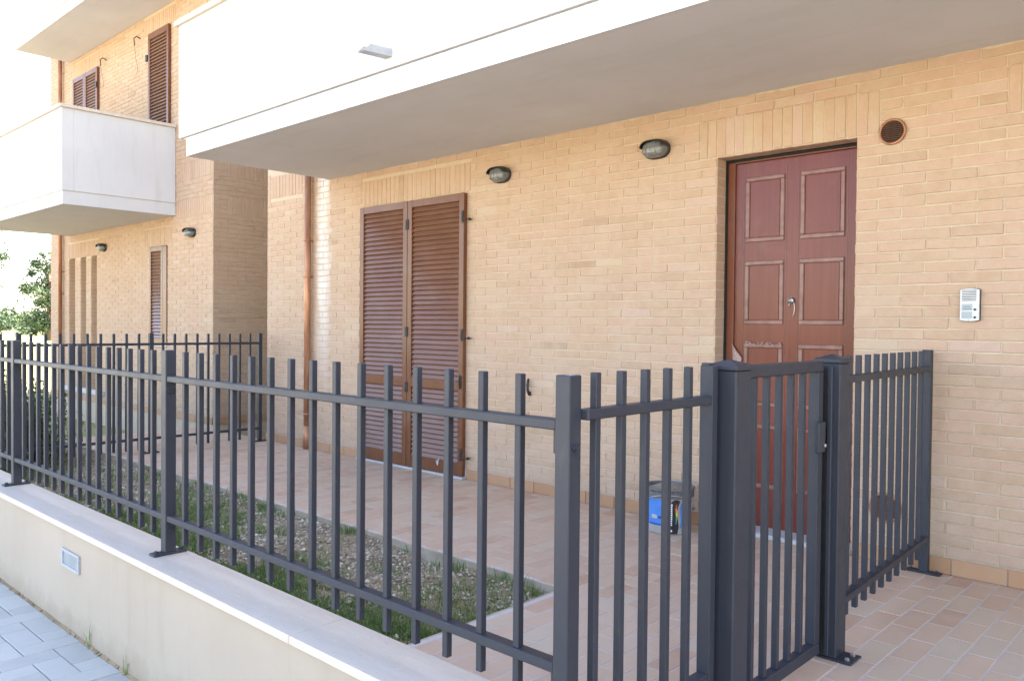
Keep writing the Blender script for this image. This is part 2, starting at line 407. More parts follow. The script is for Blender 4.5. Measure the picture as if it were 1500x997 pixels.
def key(t):
    q = project(((t[0]+t[1])/2, (t[2]+t[3])/2, 0))
    if not q or not (-20 < q[0] < 1520 and q[1] < 1010): return 1e9
    return q[2]
tiles.sort(key=key)
tvar = {}
def tone_tile():
    return random.random()
for t in tiles[:300]:
    k = (round(t[1]-t[0],3), round(t[3]-t[2],3), random.randrange(14))
    if k not in tvar:
        m = MB(); dx, dy = (t[1]-t[0])/2-.0035, (t[3]-t[2])/2-.0035; chamfer_tile(m, -dx, dx, -dy, dy, 0, .006, .0015, (k[2]+.5)/14)
        tvar[k] = mesh_of(m, 'tile', M['tile'], origin=(0,0,0))[0]
    place('tile', tvar[k], ((t[0]+t[1])/2, (t[2]+t[3])/2, random.uniform(-.0004,.0004)), ter)
mb = MB()
for t in tiles[300:]: chamfer_tile(mb, t[0]+.0035, t[1]-.0035, t[2]+.0035, t[3]-.0035, 0, .006, .0015, random.random())
tag(obj('tile_field', mb, 'tile', ter), kind='stuff')

# ---- garden bed: soil sheet with lumps, gravel, grass
SOIL = -.060
nx, ny = 150, 40
gx = np.linspace(-16.0, TX+.02, nx); gy = np.linspace(-3.0, -1.605, ny)
def hgt(x, y):
    return SOIL + .018*np.sin(x*3.1+y*2)*np.sin(y*4.7-x) + .012*np.sin(x*11+y*5) *np.sin(y*13-x*3) + .02*np.exp(-((y+3.0)/.25)**2) + (.022+.016*np.sin(x*2.3+1)*np.sin(x*5.1))*np.exp(-((y+1.60)/.14)**2)
V = np.array([(x, y, hgt(x, y)) for y in gy for x in gx]); V[:, 2] += rng.normal(0, .004, len(V))
F = np.array([(j*nx+i, j*nx+i+1, (j+1)*nx+i+1, (j+1)*nx+i) for j in range(ny-1) for i in range(nx-1)])
soil = place('garden_soil', np_mesh('garden_soil', V, F, np.full(len(V), .5), 'soil'), (0,0,0)); tag(soil, 'bare stony soil bed between low wall and terrace', 'soil', kind='structure')
def blot(x, y, s, seed):
    r = np.random.default_rng(seed); out = np.zeros_like(x)
    for _ in range(14):
        a, b, c = r.normal(0, s, 2).tolist() + [r.uniform(0, 6.28)]; out += np.sin(a*x+b*y+c)
    return out/3.0
# gravel
N = 70000
x = rng.uniform(-8.6, TX-.01, N); y = rng.uniform(-2.98, -1.63, N)
den = np.clip(.45 + .40*blot(x, y, 3.0, 3) + .55*(y+2.45), .06, 1.0)
keep = rng.random(N) < den; x, y = x[keep], y[keep]; n = len(x)
r = np.clip(rng.lognormal(-5.2, .5, n), .0025, .028)
octv = np.array([(1,0,0),(0,1,0),(-1,0,0),(0,-1,0),(0,0,1),(0,0,-1),(.7,.7,.3),(-.7,.6,.35)])[:6]
octf = np.array([(0,1,4),(1,2,4),(2,3,4),(3,0,4),(1,0,5),(2,1,5),(3,2,5),(0,3,5)])
ang = rng.uniform(0, 6.28, n); sq = rng.uniform(.45, .8, n); el = rng.uniform(.7, 1.35, n)
vv = octv[None]*r[:, None, None]*(1+rng.normal(0, .18, (n, 6, 1))); vv[:, :, 0] *= el[:, None]; vv[:, :, 2] *= sq[:, None]
ca, sa = np.cos(ang)[:, None], np.sin(ang)[:, None]; X_ = vv[:, :, 0]*ca - vv[:, :, 1]*sa; Y_ = vv[:, :, 0]*sa + vv[:, :, 1]*ca
P = np.stack([X_+x[:, None], Y_+y[:, None], vv[:, :, 2] + (hgt(x, y)+r*.25)[:, None]], -1)
FF = (octf[None] + (np.arange(n)*6)[:, None, None]).reshape(-1, 3)
g = place('gravel', np_mesh('gravel', P.reshape(-1, 3), FF, np.repeat(rng.random(n)**1.2, 6), 'stone'), (0,0,0)); tag(g, 'pale pebbles scattered over the garden soil', 'gravel', kind='stuff')
# grass blades
def blades(x, y, z, h, wd, tone, lean=.45):
    n = len(x); a = rng.uniform(0, 6.28, n); l_ = rng.uniform(.1, lean, n)*h; b = rng.uniform(0, 6.28, n)
    dx, dy = np.cos(a)*wd, np.sin(a)*wd; lx, ly = np.cos(b)*l_, np.sin(b)*l_
    P = np.zeros((n, 5, 3)); P[:, 0] = np.stack([x-dx, y-dy, z-.01], -1); P[:, 1] = np.stack([x+dx, y+dy, z-.01], -1)
    P[:, 2] = np.stack([x+dx*.8+lx*.35, y+dy*.8+ly*.35, z+h*.6], -1); P[:, 3] = np.stack([x-dx*.8+lx*.35, y-dy*.8+ly*.35, z+h*.6], -1)
    P[:, 4] = np.stack([x+lx, y+ly, z+h], -1); base = (np.arange(n)*5)[:, None]
    T = np.concatenate([base+np.array([[0,1,2]]), base+np.array([[0,2,3]]), base+np.array([[3,2,4]])])
    return P.reshape(-1, 3), T, np.repeat(tone, 5)
N = 190000
x = rng.uniform(-9.0, TX-.02, N); y = -2.985 + rng.beta(1.0, 1.9, N)*1.36
m_ = np.clip(blot(x, y, 3.4, 11)*.70 + .66 - .55*(y+2.50) , 0.03, 1); keep = rng.random(N) < m_; x, y = x[keep], y[keep]; n = len(x)
hh = rng.uniform(.008, .032, n)*(1+.9*np.clip(-(y+2.7)*3, 0, 1)); dry = rng.random(n) < (.10 + .25*(y > -2.4))
P, T, t = blades(x, y, hgt(x, y), hh, rng.uniform(.0015, .0034, n), np.where(dry, rng.uniform(.85, 1, n), rng.uniform(0, .8, n)), 1.6)
# tufts
tx, ty, tz, th = [], [], [], []
for cx, cy, k, s in [(-2.62,-2.42,110,.035),(-2.85,-2.6,70,.05),(-3.6,-2.85,160,.09),(-2.9,-2.9,150,.08),(-4.4,-2.9,170,.1),(-3.2,-1.66,40,.03),(-4.2,-1.66,60,.05),(-2.62,-1.70,40,.03),(-5.2,-1.67,60,.06),(-6.2,-1.7,120,.12),(-7.0,-1.8,160,.15),(-7.4,-2.3,260,.2),(-5.6,-2.9,200,.12),(-6.5,-2.85,220,.15)] + [(random.uniform(-7.5, TX-.05), -1.635-abs(random.gauss(0, .02)), random.randrange(8, 34), .035) for _ in range(26)] + [(TX-.03-abs(random.gauss(0, .03)), random.uniform(-2.95, -1.65), random.randrange(6, 24), .025) for _ in range(9)] + [(random.uniform(-7.5, -2.6), random.uniform(-2.9, -1.75), random.randrange(10, 60), .05) for _ in range(60)]:
    tx += list(rng.normal(cx, s, k)); ty += list(np.clip(rng.normal(cy, s*.7, k), -2.98, -1.62)); th += list(rng.uniform(.02, .075, k))
tx, ty, th = np.array(tx), np.array(ty), np.array(th)
tx = np.minimum(tx, TX-.03)
P2, T2, t2 = blades(tx, ty, hgt(tx, ty), th, rng.uniform(.0015, .003, len(tx)), rng.uniform(0, .8, len(tx)), .6)
g = place('grass', np_mesh('grass', np.concatenate([P, P2]), np.concatenate([T, T2+len(P)]), np.concatenate([t, t2]), 'grass'), (0,0,0))
tag(g, 'patchy short grass sprouting behind the low wall', 'grass', kind='stuff')

# ------------------------------------------------------------------ brickwork
CH = .0598; BL = .2445; J = .008
def brick_geo(w, h, d, tone):
    """brick centred on x,z; face toward -y at y=0, back at y=d; returns verts, faces"""
    b = .0026; jt = lambda: random.uniform(-.0022, .0022)
    x0, x1, z0, z1 = -w/2, w/2, -h/2, h/2
    fy = random.uniform(-.0016, .0010)
    v = [(x0,d,z0),(x1,d,z0),(x1,d,z1),(x0,d,z1)]
    o = [(x0+jt(),.0026,z0+jt()),(x1+jt(),.0026,z0+jt()),(x1+jt(),.0026,z1+jt()),(x0+jt(),.0026,z1+jt())]
    i = [(o[0][0]+b,fy,o[0][2]+b),(o[1][0]-b,fy,o[1][2]+b),(o[2][0]-b,fy,o[2][2]-b),(o[3][0]+b,fy,o[3][2]-b)]
    f = [(8,9,10,11)] + [(k,(k+1)%4,4+(k+1)%4,4+k) for k in range(4)] + [(4+k,4+(k+1)%4,8+(k+1)%4,8+k) for k in range(4)]
    return v+o+i, f
def rand_tone():
    r_ = random.random()
    return random.uniform(.0, .15) if r_ < .025 else random.uniform(.94, 1) if r_ > .97 else min(.95, max(.1, random.gauss(.5, .15)))
def course_layout(x0, x1, z0, z1, holes, soldiers, phase=0.0, ch=CH):
    """list of (xc, zc, w, h) bricks; holes/soldiers: (xa, xb, za, zb)"""
    out = []; n = int(round((z1-z0)/ch)); blocks = holes + soldiers
    for r_ in range(n):
        za, zb = z0+r_*ch, z0+(r_+1)*ch
        iv = [(x0, x1)]
        for (a, b, c, d) in blocks:
            if c < zb-.02 and d > za+.02:
                nv = []
                for (p, q) in iv:
                    if b <= p or a >= q: nv.append((p, q)); continue
                    if a > p: nv.append((p, a))
                    if b < q: nv.append((b, q))
                iv = nv
        off = phase + (BL/2 if r_ % 2 else 0) + random.uniform(-.006, .006)
        for (p, q) in iv:
            k = math.floor((p-off)/BL); xs = [p]
            while True:
                k += 1; xx = off + k*BL
                if xx >= q: break
                if xx - p > .045 and q - xx > .045: xs.append(xx)
            xs.append(q)
            for a, b in zip(xs[:-1], xs[1:]):
                if b-a > .02: out.append(((a+b)/2, (za+zb)/2, b-a-J, ch-J))
    for (a, b, c, d) in soldiers:
        m_ = max(1, int(round((b-a)/.0612))); wd = (b-a)/m_
        for k in range(m_): out.append((a+(k+.5)*wd, (c+d)/2, wd-J, d-c-J))
    return out
def wall_sheet(mb, x0, x1, z0, z1, y, holes, depth, zcut=None):
    xs = sorted({x0, x1, *[h[0] for h in holes], *[h[1] for h in holes]}); zs = sorted({z0, z1, *[h[2] for h in holes], *[h[3] for h in holes]})
    for xa, xb in zip(xs[:-1], xs[1:]):
        for za, zb in zip(zs[:-1], zs[1:]):
            cx, cz = (xa+xb)/2, (za+zb)/2
            if any(h[0] < cx < h[1] and h[2] < cz < h[3] for h in holes): continue
            mb.add([(xa,y,za),(xb,y,za),(xb,y,zb),(xa,y,zb)], [(0,1,2,3)])
    for (a, b, c, d) in holes:
        e = y+depth
        mb.add([(a,y,c),(b,y,c),(b,y,d),(a,y,d),(a,e,c),(b,e,c),(b,e,d),(a,e,d)], [(4,5,6,7),(0,4,7,3),(1,2,6,5),(3,7,6,2),(0,1,5,4)])

# ================================================================== near house
WX0, WX1, HS = -8.04, 14.0, 2.72
DOOR = (-2.578, -1.705, 0.0, 2.36)
house = empty('apartment_house', (-1.2, 0, 0), 'buff brick apartment house with panelled front door, tall louvred shutters and long white balcony', 'house')
mb = MB(); wall_sheet(mb, WX0, WX1, -.34, 3.25, .0042, [(DOOR[0], DOOR[1], -.05, DOOR[3])], .20)
wall = obj('wall', mb, 'mortar', house)
mb = MB(); mb.box(WX0, WX1, .24, 9.0, -.34, 7.9); mb.box(WX0, DOOR[0]-.03, .0065, .24, -.34, 3.25); mb.box(DOOR[1]+.03, WX1, .0065, .24, -.34, 3.25); mb.box(WX0, WX1, .0064, .24, 3.25, 7.9)
obj('house_core', mb, 'mortar', house)
Z0 = .0886
sold = [(-2.703, -1.582, 2.362, 2.606), (-6.32, -4.835, 2.39, 2.634), (-.968, .45, 2.362, 2.606), (-7.98, -7.35, 2.63, 2.874)]
shut_hole = [(-6.285, -4.885, 0, 2.37)]
lay = course_layout(WX0, 1.4, Z0, Z0+47*CH, [DOOR] + shut_hole, sold, phase=-1.217)
def bkey(b):
    q = project((b[0], 0, b[1]))
    if not q or not (-10 < q[0] < 1510 and -10 < q[1] < 1005) or b[1] > 2.72: return 0
    u0 = project((b[0]-b[2]/2, 0, b[1])); u1 = project((b[0]+b[2]/2, 0, b[1]))
    return abs(u1[0]-u0[0])*b[3]/q[2]
lay.sort(key=bkey, reverse=True)
bvar = {}
for b in lay[:300]:
    k = (round(b[2], 3), round(b[3], 3), random.randrange(24))
    if k not in bvar:
        m = MB(); v, f = brick_geo(b[2], b[3], .03, 0); m.add(v, f, rand_tone()); bvar[k] = mesh_of(m, 'brick', M['brick'], origin=(0,0,0))[0]
    place('brick', bvar[k], (b[0], random.uniform(-.0012, .0008), b[1]), wall)
mb = MB()
for b in lay[300:]:
    v, f = brick_geo(b[2], b[3], .03, 0); mb.add([(p[0]+b[0], p[1], p[2]+b[1]) for p in v], f, rand_tone())
tag(obj('brickwork', mb, 'brick', wall), kind='stuff')
# jamb bricks on the door reveals and lintel underside
mb = MB()
for r_ in range(38):
    for sx, xj in ((1, DOOR[0]), (-1, DOOR[1])):
        v, f = brick_geo(.125, CH-J, .02, 0); zc = Z0+(r_+.5)*CH
        mb.add([(xj + sx*(-p[1]+.002), .066+p[0]*sx, p[2]+zc) for p in v], f if sx > 0 else f, rand_tone())
n_ = 14
for k in range(n_):
    v, f = brick_geo(.0612-J, .125, .02, 0); xc = DOOR[0]+(k+.5)*(DOOR[1]-DOOR[0])/n_
    mb.add([(p[0]+xc, .066+p[2], DOOR[3]-.002+p[1]) for p in v], f, rand_tone())
mb.fix = True
tag(obj('jamb_brickwork', mb, 'brick', wall), kind='stuff')
# skirting
sk = obj('skirting', (lambda m: (m.box(WX0, DOOR[0]-.01, -.004, .0058, 0.002, .084), m.box(DOOR[1]+.01, 1.4, -.004, .0058, .002, .084), m)[2])(MB()), 'grout', house)
for (a, b) in ((WX0, -6.33), (-4.85, DOOR[0]-.005), (DOOR[1]+.005, 1.4)):
    m_ = max(1, round((b-a)/.262)); wd = (b-a)/m_
    for k in range(m_):
        m = MB(); m.box(a+k*wd+.0025, a+(k+1)*wd-.0025, -.013, -.0041, .001, .086, b=.002, tone=random.random()); obj('skirting_tile', m, 'skirt', sk)
# ragged sealant between soffit and wall
mb = MB(); xs = np.arange(-6.8, 1.4, .035); zt = HS+.002
hs = [0.005 + .011*max(0, math.sin(x*5.3)+.6*math.sin(x*17+1))*random.random() + random.uniform(0, .006) for x in xs]
for i in range(len(xs)-1):
    mb.add([(xs[i],-.0035,zt-hs[i]),(xs[i+1],-.0035,zt-hs[i+1]),(xs[i+1],-.0035,zt),(xs[i],-.0035,zt)], [(0,1,2,3)])
obj('sealant_bead', mb, 'mortar', house)
# balcony
bal = obj('balcony', (lambda m: (m.box(-6.865, 13.9, -1.458, -.001, HS, 2.878), m)[1])(MB()), 'white', house)
mb = MB(); mb.add([(-6.855,-1.448,HS-.002),(13.88,-1.448,HS-.002),(13.88,-.004,HS-.002),(-6.855,-.004,HS-.002)], [(3,2,1,0)]); obj('soffit', mb, 'soffit', bal)
mb = MB(); mb.box(-6.985, 13.9, -1.472, -1.32, 2.888, 3.86, b=.004); mb.box(-6.985, -6.83, -1.32, -.002, 2.888, 3.86, b=.004); obj('parapet', mb, 'white', bal)
mb = MB(); mb.box(-6.95, 13.9, -1.440, -.002, 2.8781, 2.8879); obj('shadow_gap', mb, 'soffit', bal)
mb = MB(); mb.box(-7.02, 13.9, -1.50, -1.29, 3.8601, 3.905, b=.004); mb.box(-7.02, -6.80, -1.29, -.002, 3.8601, 3.905, b=.004); obj('parapet_coping', mb, 'coping', bal)
# roof eave
mb = MB(); mb.box(WX0-.3, WX1, -.45, 9.4, 7.9, 8.1); obj('roof', mb, 'roof', house)
# spout
m = MB(); x0, x1, z0, z1 = -4.085, -4.02, 2.952, 2.998
m.add([(x0,-1.472,z0),(x1,-1.472,z0),(x1,-1.69,z0-.012),(x0,-1.69,z0-.012),(x0,-1.472,z1),(x1,-1.472,z1),(x1,-1.64,z1-.01),(x0,-1.64,z1-.01)],
      [(0,3,2,1),(0,4,7,3),(1,2,6,5),(0,1,5,4)])
m.add([(x0+.006,-1.473,z0+.006),(x1-.006,-1.473,z0+.006),(x1-.006,-1.685,z0-.005),(x0+.006,-1.685,z0-.005)], [(0,1,2,3)])
sp = obj('drain_spout', m, 'spout'); tag(sp, 'white drain spout sticking out of the long balcony parapet', 'spout')
md = sp.modifiers.new('solid', 'SOLIDIFY'); md.thickness = .003

# ---- front door
D0 = .14
door = obj('door', (lambda m: (m.box(DOOR[0]+.062, DOOR[1]-.02, D0, D0+.05, .03, DOOR[3]-.03, b=.003), m)[1])(MB()), 'film', house)
tag(door, 'reddish brown panelled front door wrapped in protective film')
mb = MB(); mb.box(DOOR[0]+.012, DOOR[0]+.061, D0-.012, D0+.055, .03, DOOR[3]-.004, b=.002); mb.box(DOOR[1]-.019, DOOR[1]-.003, D0-.02, D0+.055, .03, DOOR[3]-.004, b=.002); mb.box(DOOR[0]+.061, DOOR[1]-.019, D0-.012, D0+.055, DOOR[3]-.029, DOOR[3]-.004, b=.002)
obj('door_frame', mb, 'doorframe', door)
mb = MB(); mb.box(DOOR[0]+.0042, DOOR[0]+.0118, D0-.03, D0+.05, .031, DOOR[3]-.004); mb.box(DOOR[0]+.0118, DOOR[1]-.004, D0-.028, D0+.05, DOOR[3]-.0038, DOOR[3]-.0022); mb.box(DOOR[0]+.012, DOOR[1]-.004, D0-.014, D0-.0122, DOOR[3]-.02, DOOR[3]-.0045); obj('frame_gap_shade', mb, 'dark', door)  # black gap at the jamb; top strips stand in for the lintel's shadow
rows = [(2.235, 1.825), (1.705, 1.305), (1.185, .79), (.675, .275)]
for (xa, xb) in ((-2.445, -2.188), (-2.086, -1.817)):
    for (zt_, zb_) in rows:
        m = MB(); t = .027
        m.box(xa, xb, D0-.009, D0-.0005, zt_-t, zt_, b=.004); m.box(xa, xb, D0-.009, D0-.0005, zb_, zb_+t, b=.004)
        m.box(xa, xa+t, D0-.009, D0-.0005, zb_+t, zt_-t, b=.004); m.box(xb-t, xb, D0-.009, D0-.0005, zb_+t, zt_-t, b=.004)
        obj('panel_moulding', m, 'mould', door)
        m = MB(); m.box(xa+.03, xb-.03, D0-.0022, D0-.0003, zb_+.03, zt_-.03, b=.0015); obj('raised_panel', m, 'film', door)
for xc in (-2.456, -2.176, -2.098, -1.803):
    m = MB()
    m.box(xc-.0009, xc+.0009, D0-.0022, D0-.0003, .2, 2.3)
    obj('film_fold', m, 'mould', door)
# crumpled loose film corner and creases
m = MB()
for k in range(26):
    a = random.uniform(0, 1); p = Vector((-2.44+.24*a, D0-.011, 1.183 + random.uniform(-.008, .012)))
    m.tube([p, p+Vector((random.uniform(.01,.025), -.004, random.uniform(-.012,.012)))], .0022, 5)
obj('film_wrinkle', m, 'crease', door)
m = MB(); pts = [(-2.535,D0-.008,1.20),(-2.50,D0-.02,1.15),(-2.455,D0-.012,1.09),(-2.465,D0-.006,1.05),(-2.53,D0-.004,1.03)]
m.add(pts, [(0,1,4),(1,2,3,4)]); obj('film_flap', m, 'crease', door)
m = MB(); m.tube([(-2.135,D0-.001,1.452),(-2.135,D0-.022,1.452)], [.021,.018], 18); m.tube([(-2.135,D0-.022,1.452),(-2.135,D0-.03,1.452)], .009, 12); obj('lock_cylinder', m, 'steel', door, True)
m = MB(); m.tube([(-2.130+.018*math.sin(t), D0-.010, 1.405-.052*math.cos(t)) for t in np.linspace(.2, 4.6, 20)], .0018, 6); obj('key_loop', m, 'steel', door, True)
mb = MB(); mb.box(DOOR[0]-.005, DOOR[1]+.005, -.035, D0+.06, .0015, .03, b=.003); obj('threshold', mb, 'sill', door)

# ---- louvred shutters
def louvre(parent, name, xa, xb, zb_, zt_, y, secs, stile=.058, label=None, pitch=.0425):
    """one leaf; secs = list of (z0,z1) louvre fields"""
    m = MB(); yb, yf = y-.004, y-.042
    m.box(xa, xa+stile, yf, yb, zb_, zt_, b=.003); m.box(xb-stile, xb, yf, yb, zb_, zt_, b=.003)
    edges = [zb_] + [e for s_ in sorted(secs) for e in s_] + [zt_]
    for k in range(0, len(edges), 2): m.box(xa+stile, xb-stile, yf+.002, yb-.002, edges[k], edges[k+1], b=.002)
    m.box(xa+stile, xb-stile, yb-.004, yb-.001, zb_+.01, zt_-.01)
    leaf = obj(name, m, 'wood', parent)
    if label: leaf['label'] = label
    sl = MB(); L = xb-xa-2*stile-.002; sl.box(-L/2, L/2, -.0235, .0235, -.0045, .0045, b=.002)
    me, _ = mesh_of(sl, 'slat', M['slat'], origin=(0,0,0))
    for (s0, s1) in secs:
        n_ = int((s1-s0)/pitch); st = (s1-s0)/n_
        for k in range(n_):
            o = place('slat', me, ((xa+xb)/2, y-.023, s0+(k+.5)*st), leaf); o.rotation_euler = (R(64)+random.uniform(-.02,.02), 0, 0)
    return leaf
SX0, SXM, SX1 = -6.295, -5.595, -4.868
ll = louvre(house, 'shutter', SX0, SXM-.003, .022, 2.378, 0, [(.13, .735), (.815, 2.315)])
rl = louvre(house, 'shutter', SXM+.003, SX1, .022, 2.378, 0, [(.13, .735), (.815, 2.315)])
m = MB(); m.box(-6.32, -4.85, -.06, .004, .0012, .0195, b=.003); obj('shutter_sill', m, 'sill', house)
def hinge(parent, x, z, side=1):
    m = MB(); m.box(x-.02, x+.006, -.052, -.04, z-.01, z+.04, b=.002); m.box(x-.018, x+.002, -.05, -.042, z-.062, z-.018, b=.002)
    m.tube([(x-.008,-.05,z-.05),(x-.008,-.05,z+.03)], .008, 10)
    m.tube([(x-.008,-.05,z-.035),(x+.03,-.04,z-.035),(x+.055,-.03,z-.035)], .004, 8)
    m.lathe([(.002,-.013),(.011,-.008),(.0135,0),(.011,.008),(.002,.013)], (x+.06,-.03,z-.035), 12); m.tube([(x+.06,-.03,z-.035),(x+.06,.012,z-.035)], .004, 8)
    return obj('hinge', m, 'black', parent)
for z in (2.19, 1.21, .215): hinge(rl, SX1-.004, z)
for z in (2.17, 1.22, .73):
    m = MB(); m.box(SXM-.022, SXM+.018, -.05, -.041, z-.045, z+.045, b=.002); m.tube([(SXM,-.051,z-.04),(SXM,-.051,z+.04)], .006, 8); obj('hinge', m, 'black', ll)
m = MB(); m.box(SX1-.035, SX1-.012, -.052, -.041, .76, .86, b=.003); m.tube([(SX1-.024,-.055,.75),(SX1-.024,-.062,.83),(SX1-.024,-.055,.87)], .006, 8); obj('latch', m, 'black', rl)
m = MB()
for k in range(7):
    a = random.uniform(-1.2, 1.2); p = Vector((-5.17, -.0425, .085)); m.tube([p, p+Vector((.05*math.sin(a)*random.random(), -.0005, .075*math.cos(a)*random.uniform(.5,1.2)))], [.006,.0015], 5)
obj('plaster_splash', m, 'sill', rl)

# ================================================================== neighbour house
FY = .20
nb = empty('apartment_house', (-12.7, FY, 0), 'neighbouring buff brick house with three tall narrow wall slots and two white balconies', 'house')
FX0, FX1 = -15.66, -9.687
slots = [(-14.76, -14.48, .20, 2.33), (-14.23, -13.99, .20, 2.33), (-13.77, -13.53, .20, 2.33)]
mb = MB(); wall_sheet(mb, FX0, FX1, -.34, 6.6, FY+.006, slots + [(-11.56, -10.99, .97, 2.34)], .16)
mb.add([(FX1-.006,FY+.006,-.34),(FX1-.006,2.6,-.34),(FX1-.006,2.6,6.6),(FX1-.006,FY+.006,6.6)], [(0,1,2,3)])
fwall = obj('wall', mb, 'mortar', nb)
mb = MB(); mb.box(FX0+.001, FX1-.007, FY+.24, 9.0, -.34, 7.9); mb.box(FX0, FX1-.0062, FY+.007, FY+.24, 6.6, 7.9); mb.box(FX0, FX0+.2, FY+.0062, FY+.24, -.34, 6.6)
mb.box(FX1-.007, WX0-.001, 2.6, 9.0, -.34, 7.9)
obj('house_core', mb, 'mortar', nb)
fs = [(-10.72, -9.70, 2.66, 2.904), (-14.85, -13.45, 2.33, 2.574), (-11.75, -10.85, 2.345, 2.589), (-11.75, -10.75, 5.31, 5.554), (-14.5, -13.3, 5.27, 5.514), (-10.6, -9.70, 3.14, 3.384)]
lay = course_layout(FX0, FX1, Z0, Z0+108*CH, slots + [(-11.56, -10.99, .97, 2.34)], fs, phase=.05)
mb = MB()
for b in lay:
    v, f = brick_geo(b[2], b[3], .03, 0); mb.add([(p[0]+b[0], p[1]+FY, p[2]+b[1]) for p in v], f, rand_tone())
lay = course_layout(FY+.002, 2.3, Z0, Z0+62*CH, [], [(.40, 1.4, 2.66, 2.904), (.40, 1.4, 3.14, 3.384)], phase=.03)
for b in lay:
    v, f = brick_geo(b[2], b[3], .03, 0); mb.add([(FX1-p[1], p[0]+b[0], p[2]+b[1]) for p in v], f, rand_tone()*.75)  # return bricks toned darker: its shade is put into the colour
for s_ in slots:
    for r_ in range(35):
        v, f = brick_geo(.12, CH-J, .02, 0); zc = .20+(r_+.5)*CH
        mb.add([(s_[0]-p[1]+.002, FY+.07+p[0], p[2]+zc) for p in v], f, rand_tone())
        v, f = brick_geo(s_[1]-s_[0]-.01, CH-J, .02, 0); mb.add([(p[0]+(s_[0]+s_[1])/2, FY+.155+p[1]*.2, p[2]+zc) for p in v], f, rand_tone())
mb.fix = True
tag(obj('brickwork', mb, 'brick', fwall), kind='stuff')
mb = MB(); mb.box(-15.05, -13.2, FY-.04, FY+.02, .125, .20, b=.004); obj('slot_sill', mb, 'sill', nb)
mb = MB()
k = FX0
while k < FX1-.05: mb.box(k+.002, min(k+.26, FX1), FY-.012, FY-.001, .001, .086, b=.002, tone=random.random()); k += .262
k = FY
while k < 2.3: mb.box(FX1+.001, FX1+.012, k+.002, k+.26, .001, .086, b=.002, tone=random.random()); k += .262
tag(obj('skirting', mb, 'skirt', nb), kind='stuff')
# neighbour balconies
def balcony(par, xl, xr, yw, yf, z, top):
    b_ = obj('balcony', (lambda m: (m.box(xl, xr, yf+.014, yw-.001, z, z+.158), m)[1])(MB()), 'white', par)
    m = MB(); m.add([(xl+.01,yf+.024,z-.002),(xr-.01,yf+.024,z-.002),(xr-.01,yw-.004,z-.002),(xl+.01,yw-.004,z-.002)], [(3,2,1,0)]); obj('soffit', m, 'soffit', b_)
    m = MB(); m.box(xl, xr+.012, yf, yf+.14, z+.166, top-.04, b=.004); m.box(xr-.13, xr+.012, yf+.14, yw-.002, z+.166, top-.04, b=.004); m.box(xl, xl+.14, yf+.14, yw-.002, z+.166, top-.04, b=.004); obj('parapet', m, 'white', b_)
    m = MB(); m.box(xl+.01, xr-.004, yf+.018, yw-.002, z+.1581, z+.1659); obj('shadow_gap', m, 'soffit', b_)
    m = MB(); m.box(xl-.03, xr+.04, yf-.03, yf+.17, top-.0399, top, b=.004); m.box(xr-.16, xr+.04, yf+.17, yw-.002, top-.0399, top, b=.004); m.box(xl-.03, xl+.17, yf+.17, yw-.002, top-.0399, top, b=.004); obj('parapet_coping', m, 'coping', b_)
    return b_
balcony(nb, -14.72, -10.75, FY, -1.205, 2.715, 3.925)
balcony(nb, -14.70, -8.6, FY, -.625, 5.60, 6.55)
mb = MB(); mb.box(FX0-.3, WX0-.31, -.25, 9.4, 7.9, 8.1); obj('roof', mb, 'roof', nb)
louvre(nb, 'shutter', -11.555, -11.12, .978, 2.332, FY+.03, [(1.06, 2.27)], pitch=.046)
bx('shutter_frame', nb, 'wood', -11.118, -10.992, FY-.012, FY+.14, .978, 2.332, b=.004)
louvre(nb, 'shutter', -11.53, -10.88, 2.95, 5.305, FY, [(3.05, 5.22)], pitch=.046)
louvre(nb, 'shutter', -14.47, -13.95, 3.95, 5.26, FY, [(4.03, 5.19)], pitch=.046); louvre(nb, 'shutter', -13.94, -13.41, 3.95, 5.26, FY, [(4.03, 5.19)], pitch=.046)
mb = MB(); mb.box(-11.56, -10.99, FY-.02, FY+.06, .945, .974, b=.003); obj('window_sill', mb, 'sill', nb)
for (x, z) in ((-11.56, 4.98), (-11.56, 3.93), (-13.43, 4.98)):
    m = MB(); m.box(x-.03, x+.02, FY-.055, FY-.03, z-.045, z+.045, b=.003); m.tube([(x,FY-.05,z-.02),(x+.05,FY-.02,z-.03)], .006, 6); obj('hinge', m, 'black', nb)
# loose cable ends on the upper wall
for i, (x, z, ln) in enumerate(((-13.132, 5.30, .42), (-11.872, 5.33, .5))):
    m = MB(); m.tube([(x,FY+.01,z),(x-.01,FY-.05,z+.03),(x-.06,FY-.07,z+.01),(x-.09,FY-.05,z-.08)] , .008, 8)
    m.tube([(x-.09,FY-.05,z-.08),(x-.10,FY-.03,z-ln*.5),(x-.06,FY-.02,z-ln*.8),(x-.08,FY-.02,z-ln)], .0022, 6)
    o = obj('loose_cable', m, 'black', None, True)
    tag(o, ['bare cable hanging from the upper wall beside the small paired shutters', 'bare cable hanging from the upper wall beside the tall single shutter'][i], 'cable')

